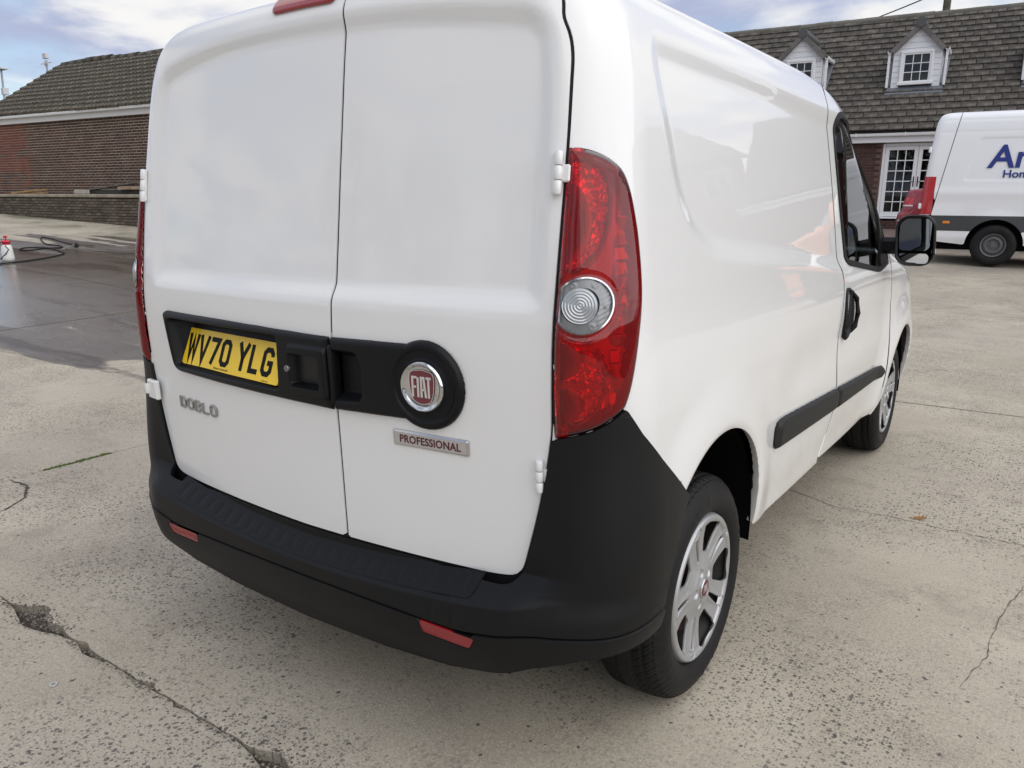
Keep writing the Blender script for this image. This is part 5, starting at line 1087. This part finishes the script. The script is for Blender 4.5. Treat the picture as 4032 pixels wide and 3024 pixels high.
# ------------------------------------------------------------------ the other vehicles (lofted like the van)
def loft(TAB_, KX_, a0, b0, bf0, af0):
    T_ = np.array(TAB_); Q_ = np.concatenate([[0], np.cumsum(np.hypot(np.diff(T_[:, 0]), np.diff(T_[:, 1])))])
    def f(t, nq):
        q = np.linspace(0, Q_[-1], nq); L = [pchip(Q_, T_[:, i], q) for i in range(4)]; P = np.zeros((len(t), nq, 3)); at = np.abs(t); sg = np.where(t < 0, -1., 1.)
        for j in range(nq):
            z, w, y0, yF = (L[i][j] for i in range(4)); a = min(a0, .42*w); b = min(b0, (yF-y0)*.2); xa = w-a; Ay = y0+KX_*xa*xa; Cy = Ay+2*KX_*xa*a; By = Cy+b
            bf = min(bf0, (yF-By)*.3); af = min(af0, .7*w); xf = w-af; kf = .12; Fy = yF-kf*xf*xf; Ey = Fy-2*kf*xf*af; Dy = Ey-bf; XY = np.zeros((len(t), 2))
            m = at <= 1; x = at[m]*xa; XY[m] = np.stack([x, y0+KX_*x*x], 1); m = (at > 1) & (at <= 2); XY[m] = rbez(np.array([xa, Ay]), np.array([w, Cy]), np.array([w, By]), .9, at[m]-1)
            m = (at > 2) & (at <= 3); y = By+(at[m]-2)*(Dy-By); XY[m] = np.stack([0*y+w, y], 1); m = (at > 3) & (at <= 3.6); XY[m] = rbez(np.array([w, Dy]), np.array([w, Ey]), np.array([xf, Fy]), .85, (at[m]-3)/.6)
            m = at > 3.6; x = xf*(4-at[m])/.4; XY[m] = np.stack([x, yF-kf*x*x], 1); P[:, j, 0] = XY[:, 0]*sg; P[:, j, 1] = XY[:, 1]; P[:, j, 2] = z
        return P
    return f
tS = np.concatenate([np.linspace(0, 1, 20)[:-1], np.linspace(1, 2, 24)[:-1], np.linspace(2, 3, 170)[:-1], np.linspace(3, 3.6, 24)[:-1], np.linspace(3.6, 4, 10)]); tS = np.concatenate([-tS[::-1][:-1], tS])
def plain_wheel(parent, loc, sg, r, wdt, rim, mats):
    w = empty('wheel', parent); w.matrix_basis = Matrix.Translation(loc) @ Matrix.Rotation(sg*math.pi/2, 4, 'Y')
    mb = MB(); mb.lathe([(rim, -.02), (rim+.01, .0), (rim+(r-rim)*.35, .012), (rim+(r-rim)*.75, .008), (r-.012, -.012), (r, -.04), (r, -wdt+.04), (r-.012, -wdt+.015), (rim+.02, -wdt)], 48); mb.build('tyre', TYRE, w, 40)
    mb = MB(); mb.lathe([(rim, -.02), (rim-.012, -.004), (rim-.03, -.012), (rim*.80, -.045), (rim*.68, -.030), (rim*.60, -.018), (rim*.52, -.020), (rim*.40, -.055), (rim*.22, -.052), (rim*.20, -.03), (0, -.028)], 48); mb.build('rim', mats, w, 40)
    for k in range(16):
        a = 2*math.pi*k/16; mb = MB(); mb.lathe([(0, .002), (rim*.055, .002), (rim*.06, -.01)], 10, Matrix.Translation((rim*.80*math.cos(a), rim*.80*math.sin(a), -.045))); mb.build('rim_hole', DARKIN, w)
    return w
WV = mat('work_van_paint', (.80, .81, .83), rough=.4, coat=.8); ORG = mat('work_van_orange', (.75, .20, .025), rough=.4, coat=.8)
SO = (-.70, 15.48, float(gz(.6, 15.6))-.0); SRZ = R(-90+5.0)
spr = empty('work_van', None, SO, SRZ); tag(spr, 'tall white work van with blue lettering parked behind the silver van mirror' if False else 'tall white work van with dark blue lettering parked by the house', 'van')
SF = loft([(.36, .95, .05, 5.70), (.50, .99, .0, 5.86), (.90, 1.0, .0, 5.9), (1.20, 1.0, .01, 5.65), (1.38, .995, .02, 5.05), (1.9, .965, .06, 4.5), (2.2, .935, .09, 4.15), (2.36, .910, .11, 3.98), (2.46, .88, .14, 3.85), (2.53, .83, .19, 3.7), (2.565, .74, .28, 3.55), (2.58, .6, .45, 3.4), (2.588, .35, .8, 3.1), (2.59, .05, 1.4, 2.6)], .03, .10, .12, .5, .6)
PS = SF(tS, 150); NS = grid_normals(PS); xs_, ys_, zs_ = (PS[:, :, i] for i in range(3)); aS = np.abs(tS)[:, None]+0*xs_
ridge_ = lambda z0: .006*np.exp(-((zs_-z0)/.012)**2)*(aS > 1.9)
pan = sdf(rounded([(.62, 1.42), (3.7, 1.42), (3.7, 2.14), (.80, 2.14)], .09, 6), ys_, zs_)
dS = -ridge_(2.23)-ridge_(2.43)-np.where(aS > 2, .010*sstep(0, .03, pan), 0)+np.where(aS > 2, .014*np.exp(-((zs_-1.22-.0*ys_)/.09)**2), 0)
WHY, WHZ, WHR = 1.21, .352, .352
for c in (WHY, 4.85): rr2 = np.hypot(ys_-c, zs_-WHZ); dS = dS+np.where(aS > 1.9, .018*(1-sstep(.42, .62, rr2))*(zs_ > .3), 0)
QS = PS+NS*dS[:, :, None]; NQ = grid_normals(QS)
archS = np.minimum(np.hypot(ys_-WHY, zs_-WHZ), np.hypot(ys_-4.85, zs_-WHZ))-.435; archS = np.where(aS > 1.7, archS, 9)
archS = np.where((zs_ < WHZ) & (aS > 1.7), np.minimum(np.abs(ys_-WHY), np.abs(ys_-4.85))-.435, archS)
sgap = ys_-(.215+.17*(zs_-.9))
band = np.minimum(zs_-.585, .845-zs_)
tlS = np.where((aS > 1.0) & (aS < 2.6), np.minimum.reduce([zs_-.86, 1.50-zs_, .215+.02*(zs_-.9)-ys_+.0*(aS > 9), ys_+.05]), -9); tlS = np.minimum(tlS, (np.abs(xs_)-.86))
winS = np.where((aS > 2.5), np.minimum(np.minimum(zs_-1.42, 2.05-zs_), np.minimum(ys_-4.45-.0*zs_, 9)), -9)
lowS = zs_-np.where(ys_ < WHY, .36+.06*sstep(.0, .8, .8-ys_), .36)
base_ = np.minimum.reduce([archS, -tlS, lowS, -winS])
panel('rear_pillar', QS, NQ, np.minimum.reduce([base_, -band, -sgap-.006]), WV, spr, hem=.02); panel('body_side', QS, NQ, np.minimum.reduce([base_, -band, 4.30-ys_, sgap-.006]), WV, spr, hem=.02); panel('cab_body', QS, NQ, np.minimum.reduce([base_, -band, ys_-4.30]), ORG, spr, hem=.02)
panel('side_band', QS+NQ*.004, NQ, np.minimum.reduce([band, archS, lowS, -tlS]), mat('band_grey', (.045, .047, .05), rough=.6), spr, hem=.01); panel('cab_glass', QS-NQ*.004, NQ, winS, WGLASS, spr, hem=0)
panel('lining', PS-NS*.03, NS, np.minimum(archS-.02, 2.74-zs_), DARKIN, spr, hem=0)
for sg in (1, -1):
    half = np.where(np.sign(tS)[:, None]*sg+0*xs_ > 0, 1., -1.); tl = empty('tail_light', spr); panel('lens', PS+NS*(.004+.006*top(tlS, 1, .03))[:, :, None], NS, np.minimum(tlS, half), mat('truck_red', (.42, .012, .018), rough=.2, coat=.8), tl, hem=.02)
    mb = MB(); mb.box((sg*1.0, .46, .73), (.02, .11, .045), .008); mb.build('side_marker', mat('amber', (.70, .22, .02), rough=.3), spr)
    for c in (WHY, 4.85): plain_wheel(spr, (sg*.985, c, WHR), sg, WHR, .235, .205, mat('steel_grey', (.12, .12, .125), rough=.5, metal=.4))
    for zq in (1.0, 1.95): mb = MB(); mb.box((sg*.955, .02+.06*(zq > 1.5), zq), (.06, .05, .10), .015); mb.build('hinge', WV, spr, 40)
mb = MB(); mb.box((0, 2.9, .42), (1.5, 5.4, .2)); mb.box((0, 2.9, .75), (1.42, 5.3, 1.0)); mb.build('chassis', DARKIN, spr)
mb = MB(); mb.box((0, .06, .50), (1.9, .16, .20), .03); mb.build('rear_step', mat('band_grey', (.045, .047, .05), rough=.6), spr)
NAVY = mat('letter_navy', (.012, .028, .20), rough=.35)
def side_text(s, size, y, z, bold, sx, tilt=0.):
    me = text_mesh(s, size, .001, bold, 'LEFT', sx); w = float(np.interp(z, [1.2, 1.38, 1.9, 2.2], [1.0, .995, .965, .935])); sl_ = math.atan((.995-.93)/(2.3-1.38))
    M = Matrix.Translation((w+.004+.000, y, z)) @ Matrix(((0, -math.sin(sl_), math.cos(sl_), 0), (1, 0, 0, 0), (0, math.cos(sl_), math.sin(sl_), 0), (0, 0, 0, 1))) @ Matrix(((1, tilt, 0, 0), (0, 1, 0, 0), (0, 0, 1, 0), (0, 0, 0, 1)))
    me.transform(M); o = link('side_lettering', me, NAVY, spr); return o
side_text('Anglian', .52, .99, 1.80, .010, 1.05, .10); side_text('Home Improvements', .175, 1.20, 1.53, .0035, 1.05)
# red saloon behind it
CO = (-1.58, 18.55, float(gz(-1, 18.5))); car = empty('red_car', None, CO, R(-90+4)); tag(car, 'red car parked between the work van and the house, only its tail showing', 'car')
RED = mat('car_red', (.30, .012, .030), rough=.3, coat=1.)
CF = loft([(.22, .80, .10, 4.35), (.35, .86, .02, 4.46), (.55, .885, .0, 4.5), (.70, .885, .03, 4.48), (.80, .880, .10, 4.40), (.92, .870, .12, 4.1), (1.06, .850, .15, 3.6), (1.17, .820, .20, 3.2), (1.205, .76, .45, 3.05), (1.30, .70, .85, 2.85), (1.45, .62, 1.2, 2.55), (1.54, .52, 1.45, 2.3), (1.57, .30, 1.7, 2.1), (1.575, .05, 1.85, 2.0)], .10, .18, .22, .5, .5)
PC = CF(tS, 90); NC = grid_normals(PC); xc, yc_, zc = (PC[:, :, i] for i in range(3)); aC = np.abs(tS)[:, None]+0*xc
aw = np.where(aC > 1.7, np.minimum(np.hypot(yc_-.85, zc-.31), np.hypot(yc_-3.55, zc-.31))-.36, 9); gl = np.where(zc > 1.235, np.minimum(zc-1.235, 1.50-zc), -9)
dC = -.02*np.exp(-((zc-.72)/.03)**2)*(aC < 2)
tlc = np.where((aC > .75) & (aC < 1.9), np.minimum(np.minimum(zc-.83, 1.0-zc), np.abs(xc)-.60), -9)
QC = PC+NC*dC[:, :, None]; NQC = grid_normals(QC); panel('body', QC, NQC, np.minimum.reduce([aw, -gl, -tlc]), RED, car, hem=.02); panel('cabin_glass', QC, NQC, gl, WGLASS, car, hem=0)
for sg in (1, -1):
    half = np.where(np.sign(tS)[:, None]*sg+0*xc > 0, 1., -1.)
    panel('tail_light', QC+NQC*.008, NQC, np.minimum(tlc, half), mat('car_lamp', (.60, .02, .03), rough=.15, coat=1.), car, hem=.02); panel('lamp_strip', QC+NQC*.012, NQC, np.minimum.reduce([tlc, half, .862-zc]), mat('lamp_white', (.75, .74, .74), rough=.2), car, hem=.01)
    for c in (.85, 3.55): plain_wheel(car, (sg*.86, c, .31), sg, .31, .2, .19, mat('alloy', (.4, .4, .42), rough=.35, metal=.8))
panel('bumper_strip', QC+NQC*.015, NQC, np.where(aC < 2.2, np.minimum(zc-.515, .555-zc), -9), CHROME, car, hem=.01); mb = MB(); mb.box((0, 2.2, .34), (1.4, 3.9, .16)); mb.build('floor_pan', DARKIN, car)
# ------------------------------------------------------------------ small things in the yard
def G3(x, y, dz=0.): return (x, y, float(gz(x, y))+dz)
O = G3(-13.82, 5.19); sp = empty('garden_sprayer', None, O, R(30)); tag(sp, 'white plastic pump sprayer with red top standing on the wet concrete', 'sprayer')
mb = MB(); mb.lathe([(0, 0), (.088, 0), (.098, .012), (.098, .06), (.092, .16), (.082, .24), (.070, .268), (.05, .280), (0, .28)], 28); mb.build('tank', mat('tank_white', (.72, .72, .68), rough=.4, c2=(.40, .38, .20), ns=2.2, mixlo=.62, mixhi=.75), sp, 40)
REDP = mat('red_plastic', (.52, .010, .025), rough=.35); mb = MB(); mb.lathe([(.055, .275), (.060, .285), (.062, .315), (.085, .330), (.078, .345), (.03, .352), (.018, .36), (0, .36)], 24); mb.build('pump_head', REDP, sp, 40)
mb = MB(); mb.tube([(0, 0, .35), (0, 0, .40)], .012, 10); mb.box((0, 0, .415), (.075, .028, .035), .01); mb.build('pump_handle', REDP, sp, 50)
mb = MB(); mb.tube([(.03, -.07, .265), (.09, -.075, .20), (.04, -.10, .12), (-.05, -.09, .06), (-.09, -.07, .02)], .009, 8); mb.build('strap', RUBBER, sp, 60)
mb = MB(); mb.tube([(-.06, .02, .325), (-.13, .03, .31), (-.18, .02, .22), (-.16, .0, .10), (-.15, -.02, .015), (-.25, -.1, .012)], .006, 8); mb.build('spray_hose', RUBBER, sp, 60)
# pressure-washer hose: the loop drawn on the ground
hp_ = [(-13.2, 4.4), (-13.3, 4.83), (-13.35, 5.11), (-13.42, 5.39), (-13.65, 5.84), (-13.88, 6.12), (-14.1, 6.3), (-14.45, 6.4), (-15.12, 6.55), (-15.4, 6.47), (-15.58, 6.34), (-15.55, 6.19), (-15.34, 6.05), (-15.15, 6.14), (-15.18, 6.37), (-15.23, 6.53), (-15.17, 6.72), (-15.25, 6.83), (-15.58, 6.92), (-15.86, 6.85), (-16.27, 6.95), (-16.88, 7.18), (-17.26, 7.36), (-17.33, 7.46), (-16.68, 7.38), (-15.88, 7.22), (-15.29, 7.12)]
def cr(pts, n=9):
    p = np.array([pts[0]]+list(pts)+[pts[-1]], float); out = []
    for i in range(1, len(p)-2):
        for t in np.linspace(0, 1, n, endpoint=False): a, b, c, d = p[i-1:i+3]; out.append(.5*((2*b)+(-a+c)*t+(2*a-5*b+4*c-d)*t*t+(-a+3*b-3*c+d)*t**3))
    out.append(p[-2]); return np.array(out)
hc = cr(hp_); mb = MB(); mb.tube([G3(x, y, .014) for x, y in hc], .0125, 8); ho = mb.build('hose', RUBBER, None, 60); tag(ho, 'black rubber hose looped across the wet concrete beside the sprayer', 'hose')
ln_ = empty('spray_lance', None, G3(-15.29, 7.12), 0); tag(ln_, 'pressure washer gun with thin pale lance lying at the hose end', 'spray gun')
mb = MB(); mb.tube([(0, 0, .03), (.22, -.10, .05), (.30, -.10, .02)], [.03, .035, .02], 10); mb.build('grip', RUBBER, ln_, 60); mb = MB(); mb.tube([(.22, -.12, .05), (.85, -.62, .03), (1.05, -.80, .02)], .009, 8); mb.build('lance', mat('lance_steel', (.5, .5, .48), rough=.4, metal=.7), ln_, 60)
# autumn leaf, curled
LM = mat('leaf_brown', (.28, .115, .030), rough=.7, c2=(.38, .20, .06), ns=40); lf_o = [(-1, 0), (-.55, .32), (-.3, .18), (0, .55), (.2, .25), (.55, .62), (.6, .2), (1, .1), (.65, -.1), (.55, -.5), (.2, -.25), (0, -.5), (-.3, -.15), (-.6, -.3)]
mb = MB(); rings = [[(0.0, 0.0)]]; vs_ = [(0, 0, .006)]+[(p[0]*.030, p[1]*.030, .004+.010*abs(p[1])+.012*max(0, p[0])**2) for p in lf_o]; mb.add(vs_, [(0, i+1, (i+1) % len(lf_o)+1) for i in range(len(lf_o))]); mb.tube([(-.03, 0, .004), (-.048, .004, .003)], .0015, 5)
o = mb.build('leaf', LM, None); o.location = G3(1.214, 2.465, .001); o.rotation_euler = (.25, 0, R(20)); tag(o, 'curled brown fallen leaf on the concrete right of the van', 'leaf')
mb = MB(); mb.lathe([(.0065, .0), (.011, .0), (.0115, .002), (.011, .0035), (.0065, .0035)], 20, None, True); o = mb.build('washer', mat('washer_zinc', (.62, .62, .60), rough=.35, metal=.7), None, 40); o.location = G3(-.687, -.343, .001); tag(o, 'small metal washer lying on the concrete near the cracked joint', 'washer')
# ------------------------------------------------------------------ poles and wires behind the roofs
PO = (-3.05, 33.0, 0.); po = empty('utility_pole', None, PO); tag(po, 'wooden utility pole rising behind the house ridge with a flood lamp', 'pole')
mb = MB(); mb.tube([(0, 0, .3), (0, 0, 8.78)], [.16, .125], 12); mb.build('pole', mat('pole_wood', (.13, .115, .085), rough=.95, c2=(.08, .07, .055), ns=9), po, 60)
mb = MB(); mb.tube([(-.14, 0, 8.42), (-.30, -.02, 8.36)], .02, 6); mb.tube([(.13, 0, 8.50), (.34, 0, 8.50)], .02, 6); mb.tube([(.30, 0, 8.52), (.26, .02, 8.25), (.12, 0, 8.12)], .012, 6); mb.tube([(-.30, 0, 8.36), (-.32, 0, 8.15), (-.13, 0, 8.10)], .010, 6); o = mb.build('bracket', RUBBER, po, 60); tag(o, kind='stuff')
mb = MB(); mb.box((.62, -.05, 8.86), (.36, .22, .10), .02, Matrix.Rotation(R(4), 4, 'Y')); mb.tube([(.1, 0, 8.75), (.3, 0, 9.0), (.55, -.02, 8.95)], .02, 6); mb.build('lamp_head', mat('lamp_head_grey', (.12, .125, .13), rough=.5), po, 50)
def wire(label, a, b, sag, r=.022):
    n = 24; a, b = np.array(a), np.array(b); mb = MB(); mb.tube([a+(b-a)*t+np.array([0, 0, -4*sag*t*(1-t)]) for t in np.linspace(0, 1, n)], r, 6); o = mb.build('cable', RUBBER, None, 60); tag(o, label, 'cable', 'cables on the utility pole')
wire('overhead cable running left from the utility pole down past the ridge', (-3.35, 33.0, 8.36), (-13., 36., 7.2), .35); wire('overhead cable running right from the utility pole over the ridge', (-2.71, 33, 8.50), (9., 34.5, 8.9), .5)
def mast(label, base, top_, wds, head):
    o = empty('floodlight_mast', None, base); tag(o, label, 'mast'); h = top_[2]-base[2]; mb = MB(); mb.tube([(0, 0, 0), (top_[0]-base[0], top_[1]-base[1], h)], [.14, .07], 10); mb.build('pole', mat('mast_grey', (.30, .32, .35), rough=.5), o, 60); mt = mat('mast_lamp', (.55, .57, .60), rough=.5)
    for c, d in head: mb = MB(); mb.box((top_[0]-base[0]+c[0], top_[1]-base[1]+c[1], h+c[2]), d, .02, None); mb.build('lamp_head', mt, o)
mast('thin floodlight mast with cross-shaped lamps above the outbuilding roof', (-75.3, 36.4, 2.), (-75.3, 36.4, 12.4), 1, [((-.65, .3, .05), (.55, .1, .32)), ((.65, -.3, .05), (.55, .1, .32)), ((0, 0, .65), (.62, .3, .45)), ((0, 0, .05), (1.9, .08, .06))])
mast('pale lamp post at the left edge beyond the outbuilding', (-66.2, 28.3, 2.), (-67.0, 28.9, 10.3), 1, [((.10, 0, .12), (1.1, .5, .12)), ((.12, 0, -1.5), (.4, .4, .5))])
# ------------------------------------------------------------------ what stands behind the camera and is mirrored in the paint
def simple_house(label, O, rz, L_, D_, H_, rise, wallm, roofm, nwin):
    o = empty('house', None, O, rz); tag(o, label, 'house'); mb = MB(); mb.box((0, 0, H_/2-.4), (L_, D_, H_+.8)); mb.add([(-L_/2, -D_/2, H_), (-L_/2, D_/2, H_), (-L_/2, 0, H_+rise-.05), (L_/2, -D_/2, H_), (L_/2, D_/2, H_), (L_/2, 0, H_+rise-.05)], [(0, 2, 1), (3, 4, 5)]); mb.build('wall', wallm, o)
    mb = MB()
    for s in (-1, 1): mb.add([(-L_/2-.3, s*(D_/2+.3), H_-.15), (L_/2+.3, s*(D_/2+.3), H_-.15), (L_/2+.3, 0, H_+rise), (-L_/2-.3, 0, H_+rise), (-L_/2-.3, s*(D_/2+.3), H_-.05), (L_/2+.3, s*(D_/2+.3), H_-.05), (L_/2+.3, 0, H_+rise+.1), (-L_/2-.3, 0, H_+rise+.1)], [(0, 1, 2, 3), (4, 5, 6, 7), (0, 1, 5, 4), (0, 3, 7, 4), (1, 2, 6, 5)])
    mb.build('roof', roofm, o)
    for k in range(nwin):
        for zz_ in ([1.4] if H_ < 4 else [1.4, 4.1]):
            x = -L_/2+L_*(k+.5)/nwin; w = MB(); w.box((x, -D_/2-.02, zz_), (1.3, .08, 1.3)); wo_ = w.build('window', WHITE, o)
            for s in (-1, 1): g_ = MB(); g_.box((x+s*.29, -D_/2-.05, zz_), (.5, .04, 1.1)); g_.build('pane', mat('far_glass', (.03, .035, .04), rough=.1), wo_)
    mb = MB(); mb.box((L_*.3, 0, H_+rise+.3), (.6, .6, 1.3)); mb.build('chimney', wallm, o); return o
RB = mat('brick_terrace', (.20, .085, .06), rough=.9, c2=(.14, .065, .05), ns=3); RF = mat('slate_roof', (.07, .07, .075), rough=.85)
simple_house('two-storey brick house out of frame right, mirrored in the van side', (17, 24, .2), R(-62), 15, 8, 5.2, 2.6, RB, RF, 5)
def tree(label, x, y, h, cr_, seed):
    g = np.random.default_rng(seed); o = empty('tree', None, (x, y, float(gz(x, y)))); tag(o, label, 'tree', 'trees behind the camera'); mb = MB(); mb.tube([(0, 0, -.3), (.1, 0, h*.35), (0, .1, h*.8)], [.28, .2, .06], 8)
    for k in range(7): a = g.uniform(0, 6.28); z0 = h*g.uniform(.3, .6); mb.tube([(0, 0, z0), (cr_*.6*math.cos(a), cr_*.6*math.sin(a), z0+h*.2)], [.09, .03], 6)
    mb.build('trunk', mat('bark', (.06, .05, .04), rough=.95), o, 60); n = 5200; c = g.normal(0, 1, (60, 3)); c = c/np.linalg.norm(c, axis=1)[:, None]*g.uniform(.3, 1, (60, 1))**.5; c = c*np.array([cr_, cr_, h*.34])+np.array([0, 0, h*.64])
    p = c[g.integers(0, 60, n)]+g.normal(0, cr_*.17, (n, 3)); d = g.normal(0, 1, (n, 3)); d /= np.linalg.norm(d, axis=1)[:, None]; e = np.cross(d, g.normal(0, 1, (n, 3))); e /= np.linalg.norm(e, axis=1)[:, None]; s = g.uniform(.06, .14, (n, 1))
    V = np.stack([p-d*s, p+e*s*.6, p+d*s, p-e*s*.6], 1).reshape(-1, 3); me = bpy.data.meshes.new('crown'); me.from_pydata(V.tolist(), [], [(4*i, 4*i+1, 4*i+2, 4*i+3) for i in range(n)]); link('crown', me, mat('foliage', (.055, .075, .03), rough=.8, isl=.5), o)
for k, (x, y, h, c, lb) in enumerate(((-16, -26, 11, 3.2, 'tree behind the camera second from the left end of the row'), (-24, -27, 13, 3.6, 'tallest tree behind the camera at the left end of the row'), (-8, -27, 10, 3.0, 'tree behind the camera in the middle of the row'), (-1.5, -19, 9, 3.4, 'tree behind the camera left of the trio mirrored in the door mirror'), (11, -22, 12, 3.8, 'taller middle tree of the trio mirrored in the door mirror'), (18, -19, 10, 3.4, 'tree behind the camera right of the trio mirrored in the door mirror'))): tree(lb, x, y, h, c, 40+k)
